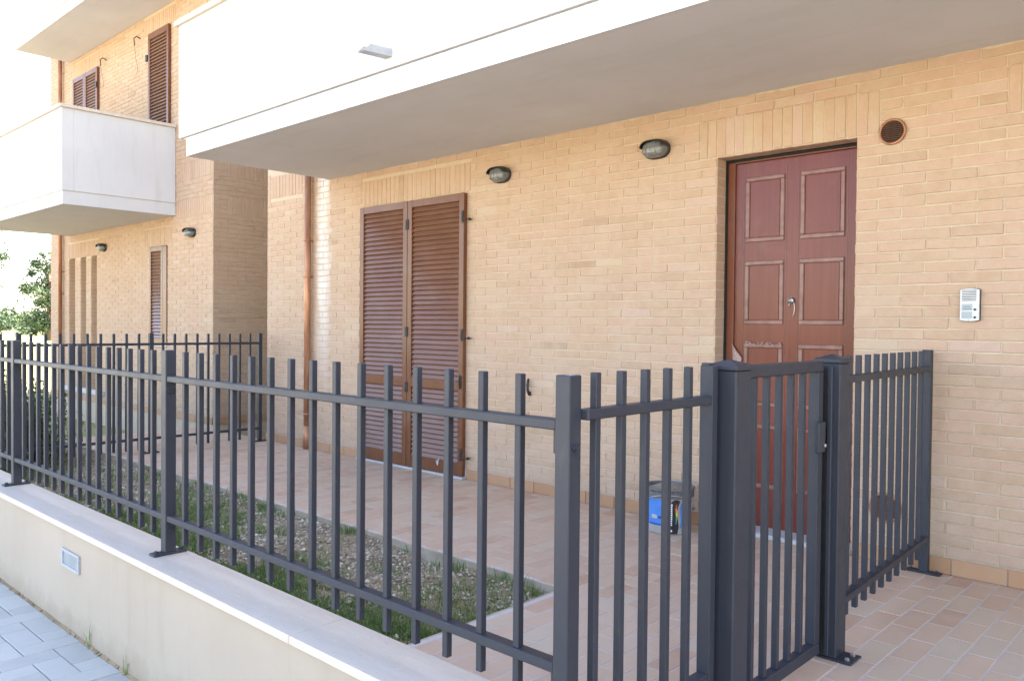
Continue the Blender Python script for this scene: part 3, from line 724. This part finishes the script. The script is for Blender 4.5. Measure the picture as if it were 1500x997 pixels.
# ================================================================== things fixed to the walls
def lamp(x, y, z, label, s=.86):
    e = empty('wall_lamp', (x, y, z), label, 'lamp', 'oval bulkhead wall lamps')
    n_ = 28; prof = [(0, 1.0), (.018, 1.0), (.045, .93), (.062, .78), (.072, .5), (.074, 0.0)]
    def oval(t, k): 
        cx = abs(math.cos(t))**.75*math.copysign(1, math.cos(t)); cz = abs(math.sin(t))**.85*math.copysign(1, math.sin(t)); return cx*.108*s*k, cz*.066*s*k
    m = MB()    # base ring
    vs = []; 
    for d, k in ((0, 1.06), (.022, 1.06), (.026, .98)):
        for i in range(n_): a, b = oval(2*math.pi*i/n_, k); vs.append((x+a, y-d, z+b))
    m.add(vs, [(r_*n_+i, r_*n_+(i+1)%n_, (r_+1)*n_+(i+1)%n_, (r_+1)*n_+i) for r_ in range(2) for i in range(n_)] + [tuple(range(2*n_, 3*n_))]); m.fix = True
    obj('lamp_base', m, 'black', e, True)
    m = MB(); vs = []
    for d, k in prof:
        for i in range(n_): a, b = oval(2*math.pi*i/n_, k*.97+.001); vs.append((x+a, y-.022-d, z+b))
    m.add(vs, [(r_*n_+i, r_*n_+(i+1)%n_, (r_+1)*n_+(i+1)%n_, (r_+1)*n_+i) for r_ in range(len(prof)-1) for i in range(n_)]); m.fix = True
    obj('glass_cover', m, 'glass', e, True)
    m = MB(); m.tube([(x-.05*s,y-.04,z-.004),(x+.05*s,y-.04,z-.004)], .016*s, 12); obj('bulb', m, 'frost', e, True)
    for q in (-.045, 0, .045):
        m = MB(); m.tube([(x+q*s, y-.024-.078*(1-(abs(t)**3)), z+t*.066*s) for t in np.linspace(-1, .5, 9)], .0022, 6); obj('glass_rib', m, 'glass', e, True)
    m = MB(); vs = []      # hood over the upper half
    pr_ = [(0, 1.10), (.03, 1.10), (.055, 1.05), (.074, .95), (.082, .86)]
    for d, k in pr_:
        for i in range(15): a, b = oval(math.pi*(.03+.94*i/14), k); vs.append((x+a, y-.022-d, z+b*.96+.004))
    m.add(vs, [(r_*15+i, r_*15+i+1, (r_+1)*15+i+1, (r_+1)*15+i) for r_ in range(len(pr_)-1) for i in range(14)])
    m.fix = True
    hd_ = obj('lamp_hood', m, 'black', e, True); md = hd_.modifiers.new('solid', 'SOLIDIFY'); md.thickness = .004
lamp(-4.47, -.002, 2.474, 'oval black bulkhead lamp beside the tall brown double shutters')
lamp(-3.019, -.002, 2.470, 'oval black bulkhead lamp beside the brown front door')
lamp(-13.213, FY-.002, 2.43, 'small oval bulkhead lamp beside the three narrow wall slots')
lamp(-10.246, FY-.002, 2.45, 'small oval bulkhead lamp near the brick corner of the neighbouring house')

def pipe(x, y, zt_, label, zb_=.02):
    e = empty('downpipe', (x, y, 0), label, 'downpipe', 'copper downpipes')
    m = MB(); m.tube([(x,y,zb_+.18),(x,y,zt_)], .033, 20); obj('pipe', m, 'copper', e, True)
    m = MB(); m.tube([(x,y,.003),(x,y,zb_+.22)], .036, 20); obj('pipe_shoe', m, 'copper', e, True)
    for z in (.35, 1.75, 2.12):
        if z < zt_: m = MB(); m.tube([(x,y,z),(x,y,z+.018)], .038, 20); m.tube([(x,y,z+.009),(x,y+.065,z+.009)], .008, 8); obj('bracket', m, 'copper', e, True)
pipe(-7.165, -.052, HS+.2, 'copper downpipe on the brick wall beside white lime streaks')
pipe(-15.02, FY-.052, 7.8, 'copper downpipe at the far end of the neighbouring house')

def vent(x, z, label, r_=.072):
    e = empty('vent_grille', (x, 0, z), label, 'vent', 'round copper vent grilles')
    m = MB(); m.tube([(x,-.002,z),(x,-.007,z)], r_*.9, 36); obj('vent_back', m, 'dark', e)
    m = MB(); n_ = 40; vs = []
    for d, k in ((.002, 1.0), (.014, .98), (.014, .84), (.004, .82)):
        for i in range(n_): t = 2*math.pi*i/n_; vs.append((x+r_*k*math.cos(t), -d, z+r_*k*math.sin(t)))
    m.add(vs, [(q*n_+i, q*n_+(i+1)%n_, (q+1)*n_+(i+1)%n_, (q+1)*n_+i) for q in range(3) for i in range(n_)]); m.fix = True
    obj('vent_rim', m, 'copper', e, True)
    for k in range(-5, 6):
        zz = k*r_*.15; hw = math.sqrt(max(0, (r_*.83)**2 - zz*zz))
        m = MB(); m.add([(x-hw,-.0075,z+zz+.003),(x+hw,-.0075,z+zz+.003),(x+hw,-.013,z+zz-.0035),(x-hw,-.013,z+zz-.0035)], [(0,1,2,3)]); obj('vent_louvre', m, 'grille', e)
vent(-1.515, 2.360, 'round copper vent grille high on the wall beside the door top')
vent(-1.519, .300, 'round copper vent grille low on the wall behind the fence', .085)

# intercom
ix, iz = -1.117, 1.411
ic = empty('intercom', (ix, 0, iz-.085), 'silver intercom panel with two buttons on the brick wall', 'intercom')
def plate(m, hw, hh, y0, y1, arc):
    n_ = 9; top_ = [(ix+hw*(1-2*i/(n_-1)), iz+hh+arc*(1-(1-2*i/(n_-1))**2)) for i in range(n_)]; bot = [(ix-hw+2*hw*i/(n_-1), iz-hh-arc*(1-(1-2*i/(n_-1))**2)) for i in range(n_)]
    ring = top_ + bot; k = len(ring)
    m.add([(a, y0, b) for a, b in ring] + [(a, y1, b) for a, b in ring], [tuple(range(k, 2*k))] + [(i, (i+1)%k, k+(i+1)%k, k+i) for i in range(k)]); m.fix = True
m = MB(); plate(m, .0465, .080, .002, -.012, .006); obj('intercom_housing', m, 'black', ic)
m = MB(); plate(m, .0440, .0775, -.0118, -.024, .006); obj('intercom_face', m, 'alu', ic)
for k in range(7):
    z = iz+.074-k*.0085; m = MB(); m.box(ix-.036, ix+.030, -.0252, -.0242, z-.0022, z+.0022); obj('speaker_slot', m, 'rimgrey', ic)
for k, z in enumerate((iz-.012, iz-.052)):
    m = MB(); m.box(ix-.036, ix+.012, -.0262, -.0242, z-.017, z+.017, b=.0008); npl = obj('name_plate', m, 'nameplate', ic)
    m = MB(); m.tube([(ix+.025,-.024,z-.012),(ix+.025,-.029,z-.012)], .0055, 14); obj('button', m, 'black', ic, True)
    if k == 0:
        for zz, a, b in ((z+.003, -.028, .002), (z-.008, -.031, .009)):
            m = MB(); m.box(ix+a, ix+b, -.0268, -.02625, zz-.0012, zz+.0012); obj('name_line', m, 'ink', npl)
m = MB(); m.tube([(ix-.004,-.024,iz-.079),(ix-.004,-.026,iz-.079)], .002, 8); obj('screw', m, 'black', ic)

# shutter stay on the wall
m = MB(); m.box(-4.16, -4.140, -.018, .012, .745, .775, b=.003); m.tube([(-4.15,-.012,.75),(-4.152,-.03,.79),(-4.15,-.034,.83),(-4.148,-.03,.865),(-4.15,-.02,.875)], [.011,.010,.012,.010,.004], 10)
st = obj('shutter_stay', m, 'black', None, True); tag(st, 'small black iron shutter stay on the brick wall', 'shutter stay')

# ================================================================== low front wall
FF_, CT = -3.07, .25
lw = empty('boundary_wall', (-5, -3.1, SW), 'low cream plastered boundary wall with pale stone coping', 'wall')
mb = MB(); mb.box(-24, -1.20, -3.19, -3.0, -.40, CT-.03); mb.box(-1.36, -1.20, -3.0, -2.3, -.40, -.01); obj('wall_body', mb, 'cream', lw)
xs = [-1.17, -2.35, -3.46, -4.62, -5.78, -6.94, -8.1, -9.3, -10.5, -13, -16, -20, -24]
for a, b in zip(xs[:-1], xs[1:]):
    m = MB(); m.box(b+.0015, a-.0015, -3.213, -2.985, CT-.03+.0005, CT, b=.003); obj('coping_slab', m, 'coping', lw)
# recessed wall light
wl = empty('recessed_light', (-4.42, -3.19, .03), 'small rectangular recessed light in the cream wall above the sidewalk', 'light')
m = MB(); x0, x1, z0, z1, y_ = -4.545, -4.30, .022, .115, -3.19
m.box(x0, x1, y_-.012, y_-.0005, z1-.014, z1, b=.002); m.box(x0, x1, y_-.012, y_-.0005, z0, z0+.014, b=.002); m.box(x0, x0+.018, y_-.012, y_-.0005, z0+.014, z1-.014, b=.002); m.box(x1-.018, x1, y_-.012, y_-.0005, z0+.014, z1-.014, b=.002)
obj('light_frame', m, 'spout', wl)
m = MB(); m.box(x0+.018, x1-.018, y_-.004, y_-.0004, z0+.014, z1-.014); obj('light_cover', m, 'frost', wl)
# strip of dirt and moss where wall meets pavers, with weeds
mb = MB(); xs_ = np.arange(-12, -2.0, .03)
for i in range(len(xs_)-1):
    a = .012+.010*random.random(); mb.add([(xs_[i],-3.1895,SW+.012*random.random()+.004),(xs_[i],-3.19-a,SW-.002),(xs_[i+1],-3.19-a*random.uniform(.7,1.3),SW-.002),(xs_[i+1],-3.1895,SW+.010)], [(0,1,2,3)])
tag(obj('dirt_strip', mb, 'soil'), 'thin line of dirt between cream wall and sidewalk pavers', 'dirt', kind='stuff')
for i, (x, k, lab) in enumerate(((-4.16, 7, 'taller thin grass weed at the foot of the cream wall'), (-3.72, 6, 'short sparse grass weed at the foot of the cream wall'))):
    P, T, t = blades(np.full(k, x)+rng.normal(0, .012, k), np.full(k, -3.20), np.full(k, SW), rng.uniform(.04, .15 - .05*i, k), np.full(k, .0016), rng.uniform(.2, 1, k), .5)
    o = place('weed', np_mesh('weed', P, T, t, 'grass'), (0,0,0)); tag(o, lab, 'weed')

# ================================================================== fences
BAR = .0215
barcache = {}
def bar_mesh(h, s=BAR):
    k = (round(h, 3), s)
    if k not in barcache:
        m = MB(); m.box(-s/2, s/2, -s/2, s/2, 0, h, b=.0018); barcache[k] = mesh_of(m, 'bar', M['paint'], origin=(0,0,0))[0]
    return barcache[k]
def foot(par, x, y, z, ax='y', L=.075, W=.028):
    m = MB()
    if ax == 'y': m.box(x-W, x+W, y-L, y+L, z+.0008, z+.011, b=.003); b_ = [(x, y-L*.75), (x, y+L*.75)]
    else: m.box(x-L, x+L, y-W, y+W, z+.0008, z+.011, b=.003); b_ = [(x-L*.75, y), (x+L*.75, y)]
    f_ = obj('foot_plate', m, 'paint', par)
    for (a, b) in b_: m = MB(); m.lathe([(.011,0),(.011,.006),(.006,.010)], (a, b, z+.011), 6); obj('bolt', m, 'paint', f_)
# front fence
ff = empty('front_fence', (-5, FF_, CT), 'long dark grey steel bar fence on top of the low cream wall', 'fence')
posts = [-1.285, -3.575, -5.755, -7.95, -10.15, -12.35]
zt, RZ, RB = 1.158, 1.033, .413
for i, x in enumerate(posts):
    m = MB(); m.box(x-.024, x+.024, FF_-.024, FF_+.024, CT+.0108, zt+.002, b=.0025); p_ = obj('post', m, 'paint', ff)
    if i: foot(p_, x, FF_, CT)
    m = MB()
    for z in (RZ-.055, RB-.05): m.tube([(x+.024,FF_,z),(x+.031,FF_,z)], .012, 6); m.tube([(x+.031,FF_,z),(x+.036,FF_,z)], .007, 8)
    obj('post_bolt', m, 'paint', p_)
for i in range(len(posts)-1):
    a, b = posts[i+1]+.0245, posts[i]-.0245
    for z in (RZ, RB): m = MB(); m.box(a, b, FF_-.020, FF_+.020, z-.0135, z+.0135, b=.003); obj('rail', m, 'paint', ff)
    for z in (RZ-.04, RB-.04): m = MB(); m.box(b-.02, b, FF_-.004, FF_+.004, z-.035, z+.027); obj('bracket', m, 'paint', ff)
    for k in range(15):
        x = b + (a-b)*(k+1)/16
        place('bar', bar_mesh(.838), (x, FF_, .318), ff)
m = MB(); m.add([(-1.262,FF_-.0215,zt+.0026),(-1.2635,FF_+.004,zt+.0026),(-1.275,FF_-.004,zt+.0026),(-1.283,FF_-.0215,zt+.0026)], [(0,1,2,3)]); obj('paint_chip', m, 'whiteprint', ff)
# gate line helper: x drifts slightly to the wall
def gx_(y): return -1.245 - .045*max(0, (y+1.5))/1.5
# side panel between corner post and gate post
sf = empty('side_fence', (-1.26, -2.7, 0), 'short dark grey bar fence panel between the corner post and the gate post', 'fence')
for z in (1.060, .20): m = MB(); m.box(-1.28, -1.24, -3.045, -2.4285, z-.0135, z+.0135, b=.003); obj('rail', m, 'paint', sf)
for y in (-2.99, -2.876, -2.762, -2.648, -2.534): place('bar', bar_mesh(1.062), (-1.26, y, .103), sf)
m = MB(); m.box(-1.282, -1.238, -2.428, -2.394, .03, 1.165, b=.002); obj('end_post', m, 'paint', sf)
# gate posts
def gate_post(y0, lab, plate=True):
    e = empty('gate_post', (-1.245, y0+.05, 0), lab, 'gate post', 'square steel gate posts')
    x0, x1 = -1.292, -1.192; hz = 1.150
    m = MB(); m.box(x0, x1, y0, y0+.10, .009, hz, b=.004); obj('post_body', m, 'paint', e)
    m = MB(); o_ = .005; c = ((x0+x1)/2, y0+.05)
    m.box(x0-o_, x1+o_, y0-o_, y0+.10+o_, hz+.0003, hz+.016, b=.002)
    q = [(x0-o_+.002,y0-o_+.002,hz+.0162),(x1+o_-.002,y0-o_+.002,hz+.0162),(x1+o_-.002,y0+.098+o_,hz+.0162),(x0-o_+.002,y0+.098+o_,hz+.0162),(c[0],c[1],hz+.034)]
    m.add(q, [(0,1,4),(1,2,4),(2,3,4),(3,0,4)]); obj('post_cap', m, 'paint', e)
    m = MB(); m.box(x0-.01, x1+.062, y0-.006, y0+.106, .0008, .0088, b=.003); fp = obj('foot_plate', m, 'paint', e)
    for yy in (y0+.02, y0+.08): m = MB(); m.lathe([(.010,0),(.010,.007),(.005,.011)], (x1+.036, yy, .0088), 6); obj('bolt', m, 'steel', fp)
    return e
gp1 = gate_post(-2.365, 'dark grey steel gate post with pyramid cap joined to the short fence panel')
m = MB(); m.box(-1.298, -1.268, -2.3935, -2.3735, .03, 1.172, b=.002); obj('panel_flange', m, 'paint', gp1)
gp2 = gate_post(-1.535, 'dark grey steel gate post with pyramid cap and bolted foot plate near the door')
m = MB(); m.box(-1.285, -1.262, -1.575, -1.5355, .02, 1.14, b=.003); m.box(-1.232, -1.214, -1.556, -1.5355, .02, 1.14, b=.003); obj('gate_stop', m, 'paint', gp2)
m = MB(); m.box(-1.262, -1.233, -1.5385, -1.5352, .02, 1.14); obj('rubber_strip', m, 'black', gp2)
m = MB(); m.box(-1.256, -1.238, -1.541, -1.5386, .815, .900); obj('latch_slot', m, 'dark', gp2)
# gate leaf
gt = empty('gate', (-1.25, -1.9, .04), 'closed dark grey steel bar gate leaf between the two square gate posts', 'gate')
GX0, GX1 = -1.272, -1.232
m = MB(); m.box(GX0, GX1, -2.25, -1.592, 1.118, 1.160, b=.003); m.box(GX0, GX1, -2.25, -1.592, .035, .078, b=.003); m.box(GX0, GX1, -2.25, -2.21, .078, 1.118, b=.003); m.box(GX0, GX1, -1.637, -1.5925, .078, 1.118, b=.003); obj('gate_frame', m, 'paint', gt)
for y in (-2.13, -2.033, -1.936, -1.838, -1.738): place('bar', bar_mesh(1.0398), (-1.252, y, .0781), gt)
m = MB(); m.box(-1.2315, -1.217, -1.664, -1.602, .815, .930, b=.003); lb = obj('lock_box', m, 'paint', gt)
m = MB(); m.tube([(-1.2169,-1.612,.84),(-1.211,-1.612,.84)], .007, 12); obj('lock_cylinder', m, 'steel', lb, True)
for z in (.25, .95): m = MB(); m.tube([(-1.252,-2.258,z-.04),(-1.252,-2.258,z+.04)], .0065, 10); obj('hinge', m, 'paint', gt, True)
# fence panel between gate post and house wall
rf = empty('side_fence', (-1.27, -.75, 0), 'dark grey bar fence panel between the gate post and the house wall', 'fence')
def rail_xy(par, xa, ya, xb, yb, z, hw=.020, hh=.0135):
    d = Vector((xb-xa, yb-ya, 0)).normalized(); n_ = Vector((-d.y, d.x, 0))*hw; A, B = Vector((xa,ya,z)), Vector((xb,yb,z)); h = Vector((0,0,hh)); m = MB()
    m.add([A-n_-h, A+n_-h, A+n_+h, A-n_+h, B-n_-h, B+n_-h, B+n_+h, B-n_+h], [(0,1,2,3),(7,6,5,4),(0,4,5,1),(1,5,6,2),(2,6,7,3),(3,7,4,0)]); m.fix = True
    return obj('rail', m, 'paint', par)
for z in (1.078, .185): rail_xy(rf, -1.240, -1.434, -1.297, -.085, z)
for k in range(10):
    y = -1.27 + k*.118; place('bar', bar_mesh(1.072), (gx_(y)-.006, y, .100), rf)
m = MB(); m.box(-1.322, -1.278, -.0845, -.040, .0118, 1.176, b=.0025); ep = obj('post', m, 'paint', rf); foot(ep, -1.30, -.062, 0, 'x', .085, .026)
# dividing fence between the gardens
df = empty('dividing_fence', (-7.98, -1.5, 0), 'thin dark grey bar fence between the two gardens, starting at the wall end', 'fence')
for z in (1.068, .145): m = MB(); m.box(-7.995, -7.965, -2.95, -.14, z-.012, z+.012, b=.003); obj('rail', m, 'paint', df)
for y in (-.12, -1.29, -2.44):
    base_ = 0.0 if y > -1.6 else SOIL-.05
    m = MB(); m.box(-8.0, -7.96, y-.02, y+.02, base_+.0115, 1.175, b=.0025); p_ = obj('post', m, 'paint', df)
    if y > -1.6: foot(p_, -7.98, y, 0)
y = -.236
while y > -2.95:
    if min(abs(y-q) for q in (-1.29, -2.44)) > .05: place('bar', bar_mesh(1.13), (-7.98, y, .04), df)
    y -= .117

# ================================================================== bucket
bc = (-2.745, -.255, 0.0)
bk = empty('bucket', bc, 'blue printed plastic bucket full of grey sand by the wall', 'bucket')
HB, RB_, RT = .285, .132, .156
rad = lambda z: RB_ + (RT-.006-RB_)*min(z, .235)/.235
m = MB(); m.lathe([(RB_-.006,.002),(RB_,.008),(rad(.225),.225),(RT-.004,.226)], bc, 48, (True, False)); obj('bucket_body', m, 'plastic', bk, True)
m = MB(); pr_ = []
for k, z in enumerate((.226, .243, .260)): pr_ += [(RT-.003, z), (RT+.004, z+.002), (RT+.004, z+.006), (RT-.002, z+.008)]
pr_ += [(RT+.001,.270),(RT+.008,.276),(RT+.008,.284),(RT-.001,.286),(RT-.006,.274),(RT-.010,.235)]
m.lathe(pr_, bc, 48, (False, False)); obj('bucket_rim', m, 'rimgrey', bk)
m = MB(); n_ = 36; vs = [(bc[0]-.02, bc[1]+.01, .312)]; fs_ = []
for q in range(1, 7):
    for i in range(n_):
        t = 2*math.pi*i/n_; r_ = (RT-.009)*q/6; vs.append((bc[0]+r_*math.cos(t), bc[1]+r_*math.sin(t), .262+.048*(1-q/6)**1.1+random.uniform(-.003,.003)))
fs_ = [(0, 1+i, 1+(i+1)%n_) for i in range(n_)] + [(1+q*n_+i, 1+(q+1)*n_+i, 1+(q+1)*n_+(i+1)%n_, 1+q*n_+(i+1)%n_) for q in range(5) for i in range(n_)]
m.add(vs, fs_); obj('sand', m, 'sand', bk)
# printed areas wrapped on the bucket; angle 0 faces the street gate side
A0 = math.atan2(CAM.y-bc[1], CAM.x-bc[0]) + R(15)
def wrap(name, mat, poly, lift, par=bk):
    """poly: rows of (z, a_left, a_right) in degrees from the face turned to the gate"""
    m = MB(); vs = []; k = 9
    for (z, al, ar) in poly:
        for i in range(k):
            a = A0 + R(al + (ar-al)*i/(k-1)); r_ = rad(z)+lift; vs.append((bc[0]+r_*math.cos(a), bc[1]+r_*math.sin(a), z))
    m.add(vs, [(j*k+i, j*k+i+1, (j+1)*k+i+1, (j+1)*k+i) for j in range(len(poly)-1) for i in range(k-1)]); m.fix = True
    return obj(name, m, mat, par, True)
lb_ = wrap('label_print', 'blue', [(.055, -98, -12), (.10, -98, -10), (.16, -98, -12), (.222, -98, -16)], .0006)
lb2 = wrap('label_print', 'blue', [(.045, 16, 100), (.08, 18, 100), (.12, 16, 100), (.17, 14, 100), (.20, 16, 100)], .0006)
em = wrap('emblem_print', 'ink', [(.008, -14, 10), (.05, -12, 13), (.10, -12, 10), (.15, -14, 6), (.19, -12, 11), (.212, -6, 14), (.222, 0, 8)], .0011)
for k in range(5):
    w_ = 1.5; f0 = 2 + k*0
    zs_ = [(.19-.026*k, ), (.19-.026*(k+1), )]
    cx = lambda z: 3.5 + 5*math.sin((z-.06)*30)*.5 + (6 if z > .17 else 0)*.4
    wrap('rainbow_stripe', f'rb{k}', [(.192-.024*k, cx(.192-.024*k)-1.6, cx(.192-.024*k)+2.2), (.18-.024*k, cx(.18-.024*k)-1.6, cx(.18-.024*k)+2.2), (.168-.024*k, cx(.168-.024*k)-1.6, cx(.168-.024*k)+2.2)], .0016, em)
for k in range(11):
    z = .196-k*.0125; wrap('letter_mark', 'whiteprint', [(z, -9.5+random.uniform(-.5,.5), -5), (z-.009, -9.8, -5.3+random.uniform(-.7,.7))], .0016, em)
wrap('letter_mark', 'whiteprint', [(.035, -9, -5), (.022, -8, -4)], .0016, em)
for (a, b, z0, z1, c) in ((-60, -44, .098, .122, 'plastic'), (-40, -26, .100, .118, 'inkblue'), (-70, -14, .060, .068, 'inkblue'), (30, 36, .09, .19, 'whiteprint'), (52, 68, .10, .19, 'whiteprint'), (28, 44, .075, .079, 'inkblue')):
    wrap('print_patch', c, [(z0, a, b), (z1, a, b)], .0012, lb_ if a < 0 else lb2)
# wire bail resting against the front
a_l, a_r = A0 - R(97), A0 + R(67); pts = []
for t in np.linspace(0, 1, 17):
    a = a_l + (a_r-a_l)*t; z = .150 + .105*math.sin(math.pi*t)**.8; r_ = max(rad(min(z,.22)), RT*.0) + .012 + .006*math.sin(math.pi*t); r_ = r_ + (.010 if z > .215 else 0)
    pts.append((bc[0]+r_*math.cos(a), bc[1]+r_*math.sin(a), z))
m = MB(); m.tube(pts, .0025, 6); obj('bail_handle', m, 'steel', bk, True)
m = MB()
for p in (pts[0], pts[-1]): m.lathe([(.004,-.012),(.011,-.006),(.011,.006),(.004,.012)], p, 10)
obj('handle_lug', m, 'rimgrey', bk)

# ================================================================== planting
def leaf_cloud(C, rad_, n, size, tone_c, squash=1.0):
    """n leaf quads in an ellipsoid shell"""
    d = rng.normal(0, 1, (n, 3)); d /= np.linalg.norm(d, axis=1)[:, None]; r_ = np.abs(rng.normal(0, .62, n))
    c = np.array(C) + d*r_[:, None]*np.array(rad_)
    a = rng.normal(0, 1, (n, 3)); a /= np.linalg.norm(a, axis=1)[:, None]; b = np.cross(a, rng.normal(0, 1, (n, 3))); b /= np.linalg.norm(b, axis=1)[:, None]
    s = size*rng.uniform(.6, 1.4, n)[:, None]
    P = np.stack([c-a*s, c+b*s*.5, c+a*s, c-b*s*.5], 1); t = np.clip(rng.normal(tone_c, .2, n), 0, 1)
    return P.reshape(-1, 3), np.repeat(t, 4)
def leafy(name, clumps, size, mat, parent):
    Ps, ts = [], []
    for (c, r_, n, tc) in clumps: P, t = leaf_cloud(c, r_, n, size, tc); Ps.append(P); ts.append(t)
    P = np.concatenate(Ps); t = np.concatenate(ts); F = np.arange(len(P)).reshape(-1, 4)
    return place(name, np_mesh(name, P - np.array(WL[parent]), F, t, mat), WL[parent], parent)
def tree(x, y, h, wd, label, trunk_h=.35, n=26, dens=260, size=.13):
    e = empty('tree', (x, y, -.33), label, 'tree')
    m = MB(); top_ = h*.8
    m.tube([(x,y,-.35),(x+.05,y,h*.25),(x-.08,y+.05,h*.5),(x+.05,y,top_)], [h*.03,h*.024,h*.017,h*.006], 9)
    cl = []
    for k in range(n):
        t = random.uniform(trunk_h, 1.0); rr = wd*math.sqrt(max(.05, 1-((t-.62)/.48)**2)); a = random.uniform(0, 6.28); q = random.uniform(.25, .95)*rr
        c = (x+q*math.cos(a), y+q*math.sin(a), h*t-.33); s_ = random.uniform(.12, .26)*wd+.15
        cl.append((c, (s_*1.25, s_*1.25, s_*1.0), int(dens*random.uniform(.5, 1.2)), random.uniform(.2, .75)))
        m.tube([(x, y, h*max(.2, t-.22)), ((x+c[0])/2, (y+c[1])/2, h*(t-.1)), c], [h*.010, h*.007, h*.003], 5)
    obj('trunk', m, 'bark', e, True); leafy('crown', cl, size, 'leaf', e); return e
def along(u, dist):      # point on the ground seen at picture column u, at a ground distance
    d = fw + (u-750)/1183.44*r2; d = Vector((d.x, d.y, 0)).normalized(); p = CAM + d*dist; return p.x, p.y
x, y = along(-46, 60); tree(x, y, 7.6, 2.3, 'tall leafy tree standing alone out in the pale field', .12, 46, 260, .10)
x, y = along(72, 78); tree(x, y, 7.4, 2.3, 'leafy tree in the field beside the end of the neighbouring house', .12, 50, 260, .12)
for i, (u, d, h, wd, lab) in enumerate(((44, 110, 2.6, 2.2, 'pale green round bush at the edge of the field'), (64, 100, 2.4, 2.2, 'dense green bush under the field tree'), (4, 120, 2.4, 3.0, 'low dark bush at the far side of the field'))):
    x, y = along(u, d); e = empty('bush', (x, y, -.33), lab, 'bush'); cl = []
    for k in range(16): a = random.uniform(0, 6.28); q = random.uniform(0, wd); cl.append(((x+q*math.cos(a), y+q*math.sin(a), h*random.uniform(.1, .8)-.2), (.9, .9, .7), 170, .6 if i < 2 else .25))
    leafy('foliage', cl, .17, 'leaf', e)
cl = []
for k in range(90):
    u = random.uniform(-160, 110); d = random.uniform(150, 190); x, y = along(u, d); hh_ = random.choice((2.5, 3, 3.5, 5.5)) * random.uniform(.7, 1.1)
    cl.append(((x, y, hh_*.5-.3), (1.8 if hh_ < 4 else 1.0, 1.8 if hh_ < 4 else 1.0, hh_*.55), 90, .3))
Ps, ts = [], []
for (c, r_, n, tc) in cl: P, t = leaf_cloud(c, r_, n, .35, tc); Ps.append(P); ts.append(t)
P = np.concatenate(Ps); o = place('tree_line', np_mesh('tree_line', P, np.arange(len(P)).reshape(-1, 4), np.concatenate(ts), 'leaf'), (0,0,0)); tag(o, 'far row of dark trees along the horizon', 'trees', kind='stuff')
# shrubs in the corner of the garden by the dividing fence
def shrub(x, y, rx, ry, h, label, n=9, dens=420, sprigs=26):
    e = empty('shrub', (x, y, SOIL), label, 'shrub', 'evergreen shrubs along the dividing fence'); cl = []; m = MB()
    for k in range(n):
        c = (x+random.uniform(-rx, rx)*.7, y+random.uniform(-ry, ry)*.7, SOIL+h*random.uniform(.22, .68)); cl.append((c, (rx*.5, ry*.5, h*.30), dens, random.uniform(.1, .6)))
        m.tube([(x, y, SOIL-.02), ((x+c[0])/2, (y+c[1])/2, SOIL+h*.2), c], [.012, .009, .004], 5)
    for k in range(sprigs):
        bx_, by_ = x+random.uniform(-rx, rx)*.9, y+random.uniform(-ry, ry)*.9; hh_ = h*random.uniform(.8, 1.12); lx, ly = random.uniform(-.06,.06), random.uniform(-.06,.06)
        m.tube([(bx_, by_, SOIL+h*.3), (bx_+lx, by_+ly, SOIL+hh_)], [.004, .0015], 4)
        for q in range(5): f_ = .45+.13*q; cl.append(((bx_+lx*f_, by_+ly*f_, SOIL+h*.3+(hh_-h*.3)*f_), (.025, .025, .05), 14, random.uniform(.4, .95)))
    obj('stems', m, 'bark', e); leafy('foliage', cl, .017, 'bushleaf', e)
shrub(-8.45, -2.15, .42, .40, .74, 'wide dark shrub growing through the dividing fence')
shrub(-9.3, -2.3, .45, .42, .80, 'taller shrub in the neighbouring garden behind the dividing fence')
shrub(-8.2, -2.72, .40, .24, .62, 'low dark shrub in the corner between dividing fence and low wall')
shrub(-10.3, -2.2, .5, .45, .80, 'shrub in the neighbouring garden farthest from the dividing fence')
